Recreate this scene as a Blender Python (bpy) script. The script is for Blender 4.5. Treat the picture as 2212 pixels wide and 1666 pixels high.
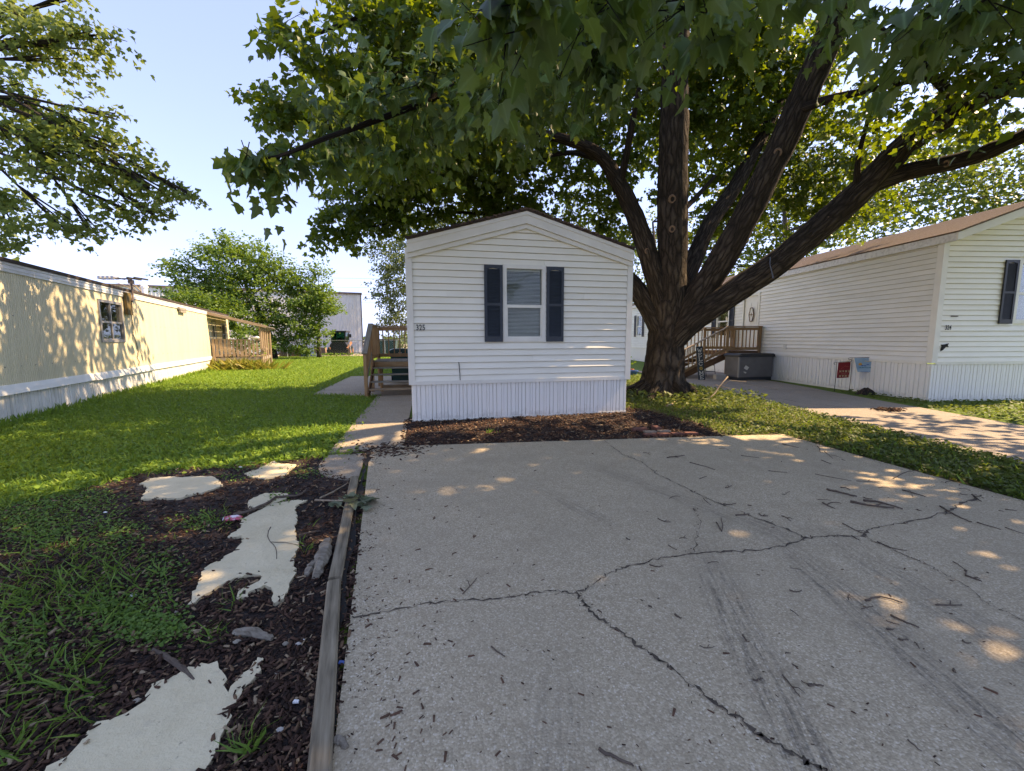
import bpy, math, random
import numpy as np
from mathutils import Vector, Matrix, Euler
random.seed(7); rng = np.random.default_rng(7)
R = math.radians
scene = bpy.context.scene
for o in list(bpy.data.objects): bpy.data.objects.remove(o)

# ------------------------------------------------------------------ camera, world, sun, exposure
H, F = 1.55, 890.0                       # eye height (m), focal length in units of a 2212 px wide frame
TH, RO = math.atan(100 / 890.0), R(0.2)  # pitch down, roll
fw = np.array([0, math.cos(TH), -math.sin(TH)]); u0 = np.array([0, math.sin(TH), math.cos(TH)]); r0 = np.array([1.0, 0, 0])
rt = r0 * math.cos(RO) - u0 * math.sin(RO); up_ = u0 * math.cos(RO) + r0 * math.sin(RO)
CAM = np.array([0, 0, H])
cd = bpy.data.cameras.new('camera'); cam = bpy.data.objects.new('camera', cd); scene.collection.objects.link(cam)
cd.sensor_width = 36; cd.lens = 36 * F / 2212; cd.clip_start = 0.05; cd.clip_end = 2000
cam.matrix_world = Matrix(((rt[0], up_[0], -fw[0], 0), (rt[1], up_[1], -fw[1], 0), (rt[2], up_[2], -fw[2], H), (0, 0, 0, 1)))
scene.camera = cam
SKY_FLAT = 0.65; SUN_EL = R(45); SUN_AZ = (0.99, 0.18)
w = bpy.data.worlds.new('World'); scene.world = w; w.use_nodes = True
nt = w.node_tree; bg = nt.nodes['Background']
sky = nt.nodes.new('ShaderNodeTexSky'); sky.sky_type = 'NISHITA'; sky.sun_disc = False
sky.sun_elevation = SUN_EL; sky.sun_rotation = math.atan2(SUN_AZ[0], SUN_AZ[1])
sky.air_density = 1.0; sky.dust_density = 0.6; sky.ozone_density = 2.5; sky.altitude = 200
# hazy summer sky: the Nishita sky with its brightness evened out and its whitish haze kept pale blue
sh = nt.nodes.new('ShaderNodeSeparateColor'); sh.mode = 'HSV'; nt.links.new(sky.outputs[0], sh.inputs[0])
pw = nt.nodes.new('ShaderNodeMath'); pw.operation = 'POWER'; pw.inputs[1].default_value = SKY_FLAT; nt.links.new(sh.outputs[2], pw.inputs[0])
cr = nt.nodes.new('ShaderNodeValToRGB'); cr.color_ramp.elements[0].color = (.36, .54, 1, 1); cr.color_ramp.elements[1].color = (.205, .395, 1, 1); cr.color_ramp.elements[1].position = .8; nt.links.new(sh.outputs[1], cr.inputs[0])
vm = nt.nodes.new('ShaderNodeVectorMath'); vm.operation = 'SCALE'; nt.links.new(cr.outputs[0], vm.inputs[0])
mu = nt.nodes.new('ShaderNodeMath'); mu.operation = 'MULTIPLY'; mu.inputs[1].default_value = 4.0 ** (1 - SKY_FLAT); nt.links.new(pw.outputs[0], mu.inputs[0]); nt.links.new(mu.outputs[0], vm.inputs['Scale'])
nt.links.new(vm.outputs[0], bg.inputs[0]); bg.inputs[1].default_value = 0.094
sl = bpy.data.lights.new('sun', 'SUN'); sl.energy = 2.0; sl.angle = R(0.53); sl.color = (1.0, 0.93, 0.82)
so = bpy.data.objects.new('sun', sl); scene.collection.objects.link(so)
sv = Vector((SUN_AZ[0], SUN_AZ[1], 0)).normalized() * math.cos(SUN_EL) + Vector((0, 0, math.sin(SUN_EL)))
so.rotation_euler = sv.to_track_quat('Z', 'Y').to_euler(); so.location = (30, 4, 30)
vs = scene.view_settings; vs.view_transform = 'Standard'; vs.look = 'None'; vs.exposure = 2.55; vs.gamma = 1; vs.use_curve_mapping = False
vs.use_white_balance = True; vs.white_balance_temperature = 10900; vs.white_balance_tint = 17
scene.render.engine = 'CYCLES'
scene.cycles.max_bounces = 8; scene.cycles.diffuse_bounces = 5; scene.cycles.transmission_bounces = 6; scene.cycles.transparent_max_bounces = 8

# ------------------------------------------------------------------ picking points of the place
def ray(u, v): return fw + rt * (u - 1106) / F - up_ * (v - 833) / F
def G(u, v, z=0.0):
    d = ray(u, v); return CAM + d * ((z - H) / d[2])
def P(u, v, Y):
    d = ray(u, v); return CAM + d * (Y / d[1])

# ------------------------------------------------------------------ helpers
col = scene.collection
def tag(o, label=None, cat=None, group=None, kind=None):
    if label: o['label'] = label
    if cat: o['category'] = cat
    if group: o['group'] = group
    if kind: o['kind'] = kind
    return o
def thing(name, label, cat, loc=(0, 0, 0), rotz=0, group=None):
    o = bpy.data.objects.new(name, None); col.objects.link(o); o.empty_display_size = .2
    o.location = loc; o.rotation_euler = (0, 0, rotz); return tag(o, label, cat, group)
def link(name, me, m=None, parent=None, loc=None, rot=None, scale=None):
    o = bpy.data.objects.new(name, me); col.objects.link(o)
    if m is not None and len(me.materials) == 0: me.materials.append(m)
    o.parent = parent
    if loc is not None: o.location = loc
    if rot is not None: o.rotation_euler = rot
    if scale is not None: o.scale = scale
    return o
class MB:
    def __init__(s): s.v = []; s.f = []; s.uv = None
    def add(s, vs_, fs_):
        n = len(s.v); s.v += [tuple(map(float, p)) for p in vs_]; s.f += [tuple(i + n for i in f) for f in fs_]; return s
    def box(s, x0, x1, y0, y1, z0, z1):
        return s.hexa([(x0, y0, z0), (x1, y0, z0), (x1, y1, z0), (x0, y1, z0), (x0, y0, z1), (x1, y0, z1), (x1, y1, z1), (x0, y1, z1)])
    def hexa(s, p):
        return s.add(p, [(0, 3, 2, 1), (4, 5, 6, 7), (0, 1, 5, 4), (1, 2, 6, 5), (2, 3, 7, 6), (3, 0, 4, 7)])
    def bar(s, p, q, a, b, up=(0, 0, 1)):
        p = Vector(p); q = Vector(q); d = (q - p).normalized(); sd = d.cross(Vector(up))
        if sd.length < 1e-4: sd = d.cross(Vector((1, 0, 0)))
        sd.normalize(); u = sd.cross(d); A = sd * a / 2; B = u * b / 2
        return s.hexa([p - A - B, q - A - B, q + A - B, p + A - B, p - A + B, q - A + B, q + A + B, p + A + B])
    def prism(s, poly, y0, y1):           # poly in (x,z), extruded along y
        n = len(poly)
        vs_ = [(a, y0, b) for a, b in poly] + [(a, y1, b) for a, b in poly]
        return s.add(vs_, [tuple(range(n)), tuple(range(2 * n - 1, n - 1, -1))] + [(i, i + n, (i + 1) % n + n, (i + 1) % n) for i in range(n)])
    def slab(s, poly, z0, z1):            # poly in (x,y)
        n = len(poly); a = sum(poly[i][0] * poly[(i + 1) % n][1] - poly[(i + 1) % n][0] * poly[i][1] for i in range(n))
        if a < 0: poly = poly[::-1]
        vs_ = [(p[0], p[1], z1) for p in poly] + [(p[0], p[1], z0) for p in poly]
        return s.add(vs_, [tuple(range(n)), tuple(range(2 * n - 1, n - 1, -1))] + [((i + 1) % n, i, i + n, (i + 1) % n + n) for i in range(n)])
    def tube(s, pts, rad, n=8, cap=True, rough=0.0, uv=False):
        pts = [Vector(p) for p in pts]; N = len(pts)
        if not hasattr(rad, '__len__'): rad = [rad] * N
        t0 = (pts[1] - pts[0]).normalized(); ref = Vector((0, 0, 1)) if abs(t0.z) < .9 else Vector((0, 1, 0))
        nrm = t0.cross(ref).normalized(); base = len(s.v); ln = 0.0
        if uv and s.uv is None: s.uv = {}
        for i in range(N):
            t = (pts[min(i + 1, N - 1)] - pts[max(i - 1, 0)]).normalized()
            nrm = (nrm - t * nrm.dot(t)).normalized(); b = t.cross(nrm)
            if i: ln += (pts[i] - pts[i - 1]).length
            for k in range(n):
                a = 2 * math.pi * k / n; r = rad[i] * (1 + rough * (random.random() - .5) * 2)
                s.v.append(tuple(pts[i] + (nrm * math.cos(a) + b * math.sin(a)) * r))
                if uv: s.uv[len(s.v) - 1] = (k / n, ln)
        for i in range(N - 1):
            for k in range(n):
                a = base + i * n + k; b_ = base + i * n + (k + 1) % n
                s.f.append((a, b_, b_ + n, a + n))
        if cap:
            s.f.append(tuple(base + k for k in range(n - 1, -1, -1))); s.f.append(tuple(base + (N - 1) * n + k for k in range(n)))
        return s
    def lathe(s, prof, n=16, cx=0, cy=0):
        base = len(s.v)
        for r, z in prof:
            for k in range(n):
                a = 2 * math.pi * k / n; s.v.append((cx + r * math.cos(a), cy + r * math.sin(a), z))
        for i in range(len(prof) - 1):
            for k in range(n):
                a = base + i * n + k; b = base + i * n + (k + 1) % n; s.f.append((a, b, b + n, a + n))
        s.f.append(tuple(base + k for k in range(n - 1, -1, -1))); s.f.append(tuple(base + (len(prof) - 1) * n + k for k in range(n)))
        return s
    def mesh(s, name, smooth=False):
        me = bpy.data.meshes.new(name); me.from_pydata(s.v, [], s.f)
        if s.uv:
            ul = me.uv_layers.new(name='uv'); buf = np.zeros(len(me.loops) * 2, np.float32)
            vi = np.zeros(len(me.loops), np.int32); me.loops.foreach_get('vertex_index', vi)
            for i, k in enumerate(vi): buf[2 * i:2 * i + 2] = s.uv.get(int(k), (0, 0))
            for pg in me.polygons:
                a_, b_ = pg.loop_start, pg.loop_start + pg.loop_total; us = buf[2 * a_:2 * b_:2]
                if us.max() - us.min() > .5: us[us < .5] += 1
            ul.data.foreach_set('uv', buf)
        if smooth: me.polygons.foreach_set('use_smooth', [True] * len(me.polygons))
        me.update(); return me
    def build(s, name, m, parent=None, smooth=False, **k):
        return link(name, s.mesh(name, smooth), m, parent, **k)
_pl = {}
def plank(name, p, q, a, b, m, parent, up=(0, 0, 1)):
    """a board as its own object, local x along its length (so the grain follows it)"""
    p = Vector(p); q = Vector(q); L = (q - p).length; key = (round(L, 3), a, b, m.name)
    if key not in _pl:
        e = .12 * min(a, b); mb = MB()
        ring = [(-a/2 + e, -b/2), (a/2 - e, -b/2), (a/2, -b/2 + e), (a/2, b/2 - e), (a/2 - e, b/2), (-a/2 + e, b/2), (-a/2, b/2 - e), (-a/2, -b/2 + e)]
        mb.add([(0, y, z) for y, z in ring] + [(L, y, z) for y, z in ring], [tuple(range(7, -1, -1)), tuple(range(8, 16))] + [(i, (i + 1) % 8, (i + 1) % 8 + 8, i + 8) for i in range(8)])
        me = mb.mesh(name); me.materials.append(m); _pl[key] = me
    o = bpy.data.objects.new(name, _pl[key]); col.objects.link(o); o.parent = parent
    d = (q - p).normalized(); sd = Vector(up).cross(d)
    if sd.length < 1e-4: sd = Vector((0, 1, 0)).cross(d)
    sd.normalize(); u = d.cross(sd)
    o.matrix_local = Matrix(((d.x, sd.x, u.x, p.x), (d.y, sd.y, u.y, p.y), (d.z, sd.z, u.z, p.z), (0, 0, 0, 1)))
    return o
def mesh_np(name, V, T, rnd=None):
    me = bpy.data.meshes.new(name); n = len(V); m = len(T)
    me.vertices.add(n); me.vertices.foreach_set('co', np.ascontiguousarray(V, np.float32).ravel())
    me.loops.add(3 * m); me.loops.foreach_set('vertex_index', np.ascontiguousarray(T, np.int32).ravel())
    me.polygons.add(m); me.polygons.foreach_set('loop_start', np.arange(0, 3 * m, 3, dtype=np.int32))
    if rnd is not None:
        a = me.attributes.new('rnd', 'FLOAT', 'POINT'); a.data.foreach_set('value', np.ascontiguousarray(rnd, np.float32))
    me.update(calc_edges=True); return me

# ------------------------------------------------------------------ materials
def newmat(name):
    m = bpy.data.materials.new(name); m.use_nodes = True; t = m.node_tree
    return m, t, t.nodes['Principled BSDF'], t.nodes['Material Output']
def ramp(t, src, stops):
    r = t.nodes.new('ShaderNodeValToRGB'); e = r.color_ramp.elements
    while len(e) < len(stops): e.new(.5)
    for k, (p, c) in enumerate(stops): e[k].position = p; e[k].color = (*c, 1) if len(c) == 3 else c
    t.links.new(src, r.inputs[0]); return r.outputs[0]
def mixc(t, fac, a, b, mode='MIX'):
    n = t.nodes.new('ShaderNodeMix'); n.data_type = 'RGBA'; n.blend_type = mode
    for s, x in ((0, fac), (6, a), (7, b)):
        if hasattr(x, 'is_linked'): t.links.new(x, n.inputs[s])
        else: n.inputs[s].default_value = x if s == 0 else (*x, 1)
    return n.outputs[2]
def math_(t, op, a, b=0.0, c=None):
    n = t.nodes.new('ShaderNodeMath'); n.operation = op
    for s, x in ((0, a), (1, b), (2, c)):
        if x is None: continue
        if hasattr(x, 'is_linked'): t.links.new(x, n.inputs[s])
        else: n.inputs[s].default_value = x
    return n.outputs[0]
def coords(t, kind='Object', sc=(1, 1, 1), jitter=False, rot=(0, 0, 0)):
    tc = t.nodes.new('ShaderNodeTexCoord'); mp = t.nodes.new('ShaderNodeMapping'); mp.inputs['Scale'].default_value = sc; mp.inputs['Rotation'].default_value = rot
    t.links.new(tc.outputs[kind], mp.inputs[0])
    if jitter:
        oi = t.nodes.new('ShaderNodeObjectInfo'); v = t.nodes.new('ShaderNodeVectorMath'); v.operation = 'SCALE'; v.inputs[0].default_value = (37, 53, 71)
        t.links.new(oi.outputs['Random'], v.inputs['Scale']); t.links.new(v.outputs[0], mp.inputs['Location'])
    return mp.outputs[0]
def noise(t, vec, scale, detail=4, rough=.55):
    n = t.nodes.new('ShaderNodeTexNoise'); n.inputs['Scale'].default_value = scale; n.inputs['Detail'].default_value = detail; n.inputs['Roughness'].default_value = rough
    t.links.new(vec, n.inputs['Vector']); return n.outputs['Fac']
def bump(t, p, h, strength=.3, dist=.01):
    b = t.nodes.new('ShaderNodeBump'); b.inputs['Strength'].default_value = strength; b.inputs['Distance'].default_value = dist
    t.links.new(h, b.inputs['Height']); t.links.new(b.outputs[0], p.inputs['Normal'])
def M(name, base, var=None, scale=4, sc=(1, 1, 1), rough=.7, metal=0, bmp=0, bscale=60, bdist=.005, spec=.4, kind='Object', jitter=True, lo=.3, hi=.7):
    m, t, p, _ = newmat(name); p.inputs['Roughness'].default_value = rough; p.inputs['Metallic'].default_value = metal; p.inputs['Specular IOR Level'].default_value = spec
    vec = coords(t, kind, sc, jitter)
    if var: t.links.new(ramp(t, noise(t, vec, scale), [(lo, base), (hi, var)]), p.inputs['Base Color'])
    else: p.inputs['Base Color'].default_value = (*base, 1)
    if bmp: bump(t, p, noise(t, vec, bscale), bmp, bdist)
    return m
def leafmat(name, c0, c1, c2, tr=(.30, .42, .04), fac=.35, rough=.45, under=None, veins=False):
    m, t, p, out = newmat(name); at = t.nodes.new('ShaderNodeAttribute'); at.attribute_name = 'rnd'
    c = ramp(t, at.outputs['Fac'], [(0, c0), (.55, c1), (1, c2)])
    if veins:
        a2 = t.nodes.new('ShaderNodeAttribute'); a2.attribute_name = 'mid'; c = mixc(t, ramp(t, a2.outputs['Fac'], [(0, (.8, .8, .8)), (.07, (0, 0, 0))]), c, tuple(min(1, x * 2.2 + .03) for x in c1))
    cb = c
    if under:
        ge = t.nodes.new('ShaderNodeNewGeometry'); cb = mixc(t, math_(t, 'MULTIPLY', ge.outputs['Backfacing'], .6), c, under)
    t.links.new(cb, p.inputs['Base Color']); p.inputs['Roughness'].default_value = rough; p.inputs['Specular IOR Level'].default_value = .22
    tb = t.nodes.new('ShaderNodeBsdfTranslucent'); t.links.new(mixc(t, .25, tr, c), tb.inputs[0])
    mx = t.nodes.new('ShaderNodeMixShader'); mx.inputs[0].default_value = fac
    t.links.new(p.outputs[0], mx.inputs[1]); t.links.new(tb.outputs[0], mx.inputs[2]); t.links.new(mx.outputs[0], out.inputs[0]); return m
def woodmat(name, c0, c1, c2, rough=.8):
    m, t, p, _ = newmat(name); v = coords(t, 'Object', (1.2, 14, 14), True)
    n1 = noise(t, v, 2.5, 6); n2 = noise(t, coords(t, 'Object', (2, 2, 2), True), 1.5)
    oi = t.nodes.new('ShaderNodeObjectInfo')
    c = ramp(t, n1, [(.28, c0), (.5, c1), (.72, c2)])
    c = mixc(t, math_(t, 'MULTIPLY', oi.outputs['Random'], .45), c, tuple(x * .62 for x in c1))
    c = mixc(t, math_(t, 'MULTIPLY', n2, .3), c, tuple(x * .5 for x in c0)); t.links.new(c, p.inputs['Base Color'])
    p.inputs['Roughness'].default_value = rough; p.inputs['Specular IOR Level'].default_value = .2; bump(t, p, n1, .35, .004); return m
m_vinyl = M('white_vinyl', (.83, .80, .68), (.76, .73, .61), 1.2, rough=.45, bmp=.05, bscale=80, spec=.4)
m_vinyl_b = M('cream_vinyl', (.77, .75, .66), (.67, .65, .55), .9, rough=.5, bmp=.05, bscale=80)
m_lapshade = M('lap_shadow', (.40, .37, .29), (.58, .55, .46), 7, sc=(1, 1, 4), rough=.7)  # darker line under each lap: its shadow painted into the board colour
m_trim = M('white_trim', (.74, .72, .63), (.66, .64, .56), 3, rough=.4)
m_trim_old = M('aged_white_trim', (.70, .69, .66), (.45, .43, .40), 5, sc=(.4, 3, 3), rough=.5, lo=.45, hi=.8)
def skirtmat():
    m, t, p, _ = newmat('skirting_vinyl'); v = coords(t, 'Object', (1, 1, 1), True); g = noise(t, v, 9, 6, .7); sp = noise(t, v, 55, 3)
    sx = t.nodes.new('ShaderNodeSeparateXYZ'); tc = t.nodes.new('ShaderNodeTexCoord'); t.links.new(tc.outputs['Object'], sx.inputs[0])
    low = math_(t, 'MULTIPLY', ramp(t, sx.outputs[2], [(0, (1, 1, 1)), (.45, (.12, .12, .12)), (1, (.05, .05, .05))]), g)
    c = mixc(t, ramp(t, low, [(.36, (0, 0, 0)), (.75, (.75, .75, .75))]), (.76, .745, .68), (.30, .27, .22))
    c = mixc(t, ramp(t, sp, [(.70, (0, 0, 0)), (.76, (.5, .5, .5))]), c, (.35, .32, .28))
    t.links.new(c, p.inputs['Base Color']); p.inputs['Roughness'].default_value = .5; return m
m_skirt = skirtmat()
m_skirt_t = M('trailer_skirting', (.74, .72, .66), (.50, .48, .43), 4, sc=(1, 1, .3), rough=.5, lo=.4, hi=.8)
m_yellow = M('faded_yellow_aluminium', (.68, .60, .40), (.56, .49, .33), 2.2, sc=(1.4, 1.4, .22), rough=.5, bmp=.04, lo=.35, hi=.75)
m_shutter = M('slate_blue_shutter', (.019, .029, .040), (.030, .042, .054), 6, rough=.5)
m_black = M('black_shutter', (.011, .013, .014), (.02, .022, .022), 6, rough=.45)
def glassmat(name, tint, dark):
    m, t, p, out = newmat(name); tr = t.nodes.new('ShaderNodeBsdfTransparent'); tr.inputs[0].default_value = (*tint, 1)
    gl = t.nodes.new('ShaderNodeBsdfGlossy'); gl.inputs['Roughness'].default_value = .02; lw = t.nodes.new('ShaderNodeFresnel'); lw.inputs[0].default_value = 1.5
    mx = t.nodes.new('ShaderNodeMixShader'); t.links.new(math_(t, 'MULTIPLY', lw.outputs[0], dark), mx.inputs[0])
    t.links.new(tr.outputs[0], mx.inputs[1]); t.links.new(gl.outputs[0], mx.inputs[2]); t.links.new(mx.outputs[0], out.inputs[0]); return m
m_pane = glassmat('clear_pane', (.86, .89, .87), .5); m_teal = glassmat('teal_cab_glass', (.12, .55, .45), .8)
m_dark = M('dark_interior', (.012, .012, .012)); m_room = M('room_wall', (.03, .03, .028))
m_blind = M('blind_slat', (.66, .67, .64), (.58, .58, .55), 6, rough=.5)
m_alu = M('dull_aluminium', (.33, .32, .30), (.24, .22, .2), 8, rough=.45, metal=.4)
m_galv = M('galvanised_steel', (.42, .43, .44), (.32, .33, .34), 8, rough=.45, metal=.6)
m_wood = woodmat('treated_deck_wood', (.26, .145, .072), (.43, .255, .13), (.54, .35, .20))
m_woodg = woodmat('weathered_grey_wood', (.17, .145, .11), (.30, .265, .21), (.42, .38, .31))
m_woodp = woodmat('porch_wood', (.24, .16, .10), (.40, .29, .19), (.52, .40, .28))
m_woodd = woodmat('dark_deck_wood', (.11, .055, .03), (.20, .105, .055), (.28, .16, .09))
m_timber = woodmat('landscape_timber', (.055, .042, .028), (.29, .235, .16), (.46, .385, .27))
m_shingle = M('dark_shingle', (.035, .025, .02), (.075, .05, .04), 30, rough=.95, bmp=.5, bscale=90)
m_shingleb = M('brown_shingle', (.12, .085, .068), (.20, .145, .12), 28, rough=.95, bmp=.5, bscale=90)
m_metalw = M('white_steel_panel', (.82, .81, .78), (.74, .73, .70), 1.0, rough=.45)
m_bronze = M('brown_steel_trim', (.14, .10, .085), rough=.5)
m_blackm = M('black_paint', (.012, .012, .013), (.022, .022, .022), 8, rough=.5)
m_ink = M('printed_black', (.02, .02, .022), rough=.6)
m_binG = M('green_bin_plastic', (.006, .042, .040), (.010, .055, .05), 6, rough=.4)
m_grey = M('grey_resin', (.16, .155, .15), (.125, .12, .115), 4, rough=.55); m_greyd = M('charcoal_resin', (.03, .032, .036), rough=.5)
m_slate = M('slate_board', (.030, .040, .045), (.045, .055, .06), 6, rough=.7)
m_letter = M('ivory_letter_paint', (.62, .60, .52), rough=.6)
m_gold = M('gold_flower', (.62, .38, .06), rough=.6)
m_red = M('red_flag_cloth', (.30, .022, .022), (.24, .016, .018), 8, rough=.85)
m_tealf = None
m_brick = M('red_brick', (.20, .075, .050), (.13, .055, .04), 14, rough=.9, bmp=.5, bscale=60); m_brickp = M('pale_worn_brick', (.33, .26, .19), (.22, .15, .11), 14, rough=.9, bmp=.5)
m_rope = M('blue_grey_strap', (.09, .11, .14), rough=.8); m_iron = M('black_iron', (.02, .02, .02), rough=.6)
m_white = M('white_plastic', (.72, .72, .70), rough=.4); m_pink = M('pink_can_print', (.62, .10, .14), (.70, .62, .62), 22, rough=.3, metal=.5, lo=.46, hi=.56)
m_canw = M('bare_can_metal', (.7, .7, .72), rough=.25, metal=.8)
m_stone = M('pale_stone', (.30, .26, .20), (.17, .145, .11), 30, rough=.9, bmp=.5)
m_dead = M('grey_dead_wood', (.30, .26, .20), (.13, .10, .07), 5, sc=(1, 6, 6), rough=.9, bmp=.5)
m_twig = M('dark_twig_bark', (.075, .052, .038), (.13, .095, .07), 20, rough=.9); m_twigp = M('pale_bare_twig', (.36, .28, .19), (.25, .18, .12), 20, rough=.9)
m_blue = M('blue_tarp', (.02, .05, .16), (.015, .03, .09), 6, rough=.5); m_rust = M('rusty_tan', (.34, .17, .09), (.22, .10, .05), 6, rough=.8)
m_carton = M('weathered_plywood', (.36, .23, .16), (.26, .16, .11), 7, rough=.9); m_concrete_f = M('far_concrete', (.45, .42, .37), (.36, .33, .29), 3, rough=.9)
m_maroon = M('maroon_car_paint', (.12, .012, .02), rough=.25); m_carw = M('white_car_paint', (.75, .75, .75), rough=.25); m_tyre = M('tyre_rubber', (.02, .02, .02), rough=.85)
m_terra = M('terracotta_pot', (.36, .13, .06), rough=.8); m_potb = M('blue_pot', (.03, .10, .30), rough=.5)
def barkmat(name, c0, c1, c2, around=22, along=2.2):
    m, t, p, _ = newmat(name); tc = t.nodes.new('ShaderNodeTexCoord'); mp = t.nodes.new('ShaderNodeMapping'); mp.inputs['Scale'].default_value = (around, along, 1); t.links.new(tc.outputs['UV'], mp.inputs[0])
    wv = t.nodes.new('ShaderNodeTexNoise'); wv.inputs['Scale'].default_value = 4; wv.inputs['Detail'].default_value = 4; t.links.new(tc.outputs['Object'], wv.inputs['Vector'])
    vv = t.nodes.new('ShaderNodeVectorMath'); vv.operation = 'MULTIPLY_ADD'; vv.inputs[1].default_value = (1.3, .5, 0); t.links.new(wv.outputs['Color'], vv.inputs[0]); t.links.new(mp.outputs[0], vv.inputs[2])
    vo = t.nodes.new('ShaderNodeTexVoronoi'); vo.feature = 'DISTANCE_TO_EDGE'; vo.inputs['Scale'].default_value = 1.0; t.links.new(vv.outputs[0], vo.inputs['Vector'])
    n = noise(t, vv.outputs[0], 2.2, 6, .7); nb = noise(t, tc.outputs['Object'], 1.3, 3)
    h = math_(t, 'ADD', math_(t, 'MINIMUM', math_(t, 'MULTIPLY', vo.outputs['Distance'], 1.6), .45), math_(t, 'MULTIPLY', n, .75))
    c = ramp(t, h, [(.30, c0), (.58, c1), (.9, c2)]); c = mixc(t, ramp(t, nb, [(.4, (0, 0, 0)), (.7, (.5, .5, .5))]), c, c0)
    t.links.new(c, p.inputs['Base Color']); p.inputs['Roughness'].default_value = .95; p.inputs['Specular IOR Level'].default_value = .12
    bump(t, p, h, 1.0, .07); return m
m_bark = barkmat('maple_bark', (.018, .015, .012), (.055, .043, .033), (.098, .080, .062))
m_bark2 = barkmat('grey_bark', (.03, .026, .022), (.10, .085, .07), (.17, .15, .125))
m_scar = M('healed_cut_wood', (.20, .13, .085), (.13, .085, .055), 12, rough=.9)
m_leaf = leafmat('maple_leaf', (.017, .046, .012), (.036, .082, .016), (.072, .130, .022), (.32, .42, .02), .34, under=(.095, .135, .055))
m_leafN = leafmat('near_maple_leaf', (.015, .042, .012), (.032, .075, .017), (.060, .110, .024), (.26, .36, .03), .28, under=(.085, .125, .058), veins=True)
m_leafL = leafmat('left_maple_leaf', (.060, .100, .026), (.10, .145, .036), (.17, .205, .055), (.34, .42, .07), .38)
m_leafB = leafmat('elm_leaf', (.045, .095, .026), (.080, .145, .036), (.135, .205, .055), (.30, .46, .04), .35)
m_leafW = leafmat('grey_green_leaf', (.045, .075, .030), (.075, .11, .045), (.12, .15, .065), (.25, .33, .09), .3)
m_leafR = leafmat('right_tree_leaf', (.030, .060, .022), (.050, .090, .030), (.095, .135, .04), (.30, .40, .06), .35)
m_grass = leafmat('lawn_weed_leaf', (.070, .150, .026), (.135, .245, .036), (.24, .34, .065), (.34, .48, .05), .32, .5)
m_ivy = leafmat('ground_ivy_leaf', (.045, .085, .018), (.085, .125, .028), (.19, .19, .075), (.26, .32, .05), .28, .6)
m_weed = leafmat('bed_weed_leaf', (.060, .140, .030), (.10, .20, .04), (.17, .27, .06), (.20, .36, .04), .3, .5)
m_wilt = leafmat('wilted_leaf', (.10, .13, .07), (.16, .19, .11), (.22, .24, .15), (.2, .22, .1), .2, .6)
m_flowerbed = leafmat('yellowing_leaf', (.10, .14, .02), (.20, .19, .03), (.30, .24, .06), (.3, .3, .05), .3)
def chipmat(name, stops):
    m, t, p, _ = newmat(name); at = t.nodes.new('ShaderNodeAttribute'); at.attribute_name = 'rnd'
    t.links.new(ramp(t, at.outputs['Fac'], stops), p.inputs['Base Color']); p.inputs['Roughness'].default_value = .9; p.inputs['Specular IOR Level'].default_value = .15; return m
m_chip = chipmat('mulch_chip', [(0, (.022, .014, .011)), (.45, (.055, .029, .021)), (.78, (.105, .054, .036)), (.92, (.20, .12, .07)), (1, (.34, .25, .16))])
def soil():
    m, t, p, _ = newmat('dark_mulch_soil'); v = coords(t, 'Object'); n = noise(t, v, 38, 6, .7); n2 = noise(t, v, 2.2, 3)
    vo = t.nodes.new('ShaderNodeTexVoronoi'); vo.inputs['Scale'].default_value = 55; t.links.new(coords(t, 'Object', (1, 1.7, 1), rot=(0, 0, .6)), vo.inputs['Vector'])
    sep = t.nodes.new('ShaderNodeSeparateColor'); t.links.new(vo.outputs['Color'], sep.inputs[0])
    c = ramp(t, sep.outputs[0], [(0, (.014, .010, .009)), (.6, (.035, .019, .014)), (.9, (.075, .036, .024)), (1, (.14, .085, .05))])
    c = mixc(t, ramp(t, n2, [(.45, (0, 0, 0)), (.62, (.8, .8, .8))]), c, (.014, .012, .011)); t.links.new(c, p.inputs['Base Color'])
    p.inputs['Roughness'].default_value = .95; bump(t, p, math_(t, 'ADD', n, sep.outputs[0]), .8, .02); return m
m_soil = soil()
def lawn_ground():
    m, t, p, _ = newmat('lawn_ground'); v = coords(t, 'Object'); n = noise(t, v, .55, 4); f_ = noise(t, v, 30, 5, .7); n3 = noise(t, v, 6, 5)
    c = ramp(t, f_, [(.3, (.050, .085, .018)), (.55, (.12, .185, .028)), (.8, (.21, .27, .05))])
    c = mixc(t, ramp(t, n, [(.42, (0, 0, 0)), (.7, (.45, .45, .45))]), c, (.085, .130, .016)); c = mixc(t, ramp(t, n3, [(.62, (0, 0, 0)), (.75, (.55, .55, .55))]), c, (.035, .045, .014))
    t.links.new(c, p.inputs['Base Color']); p.inputs['Roughness'].default_value = .9; p.inputs['Specular IOR Level'].default_value = .15; bump(t, p, f_, .8, .03); return m
m_lawn = lawn_ground()
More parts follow.
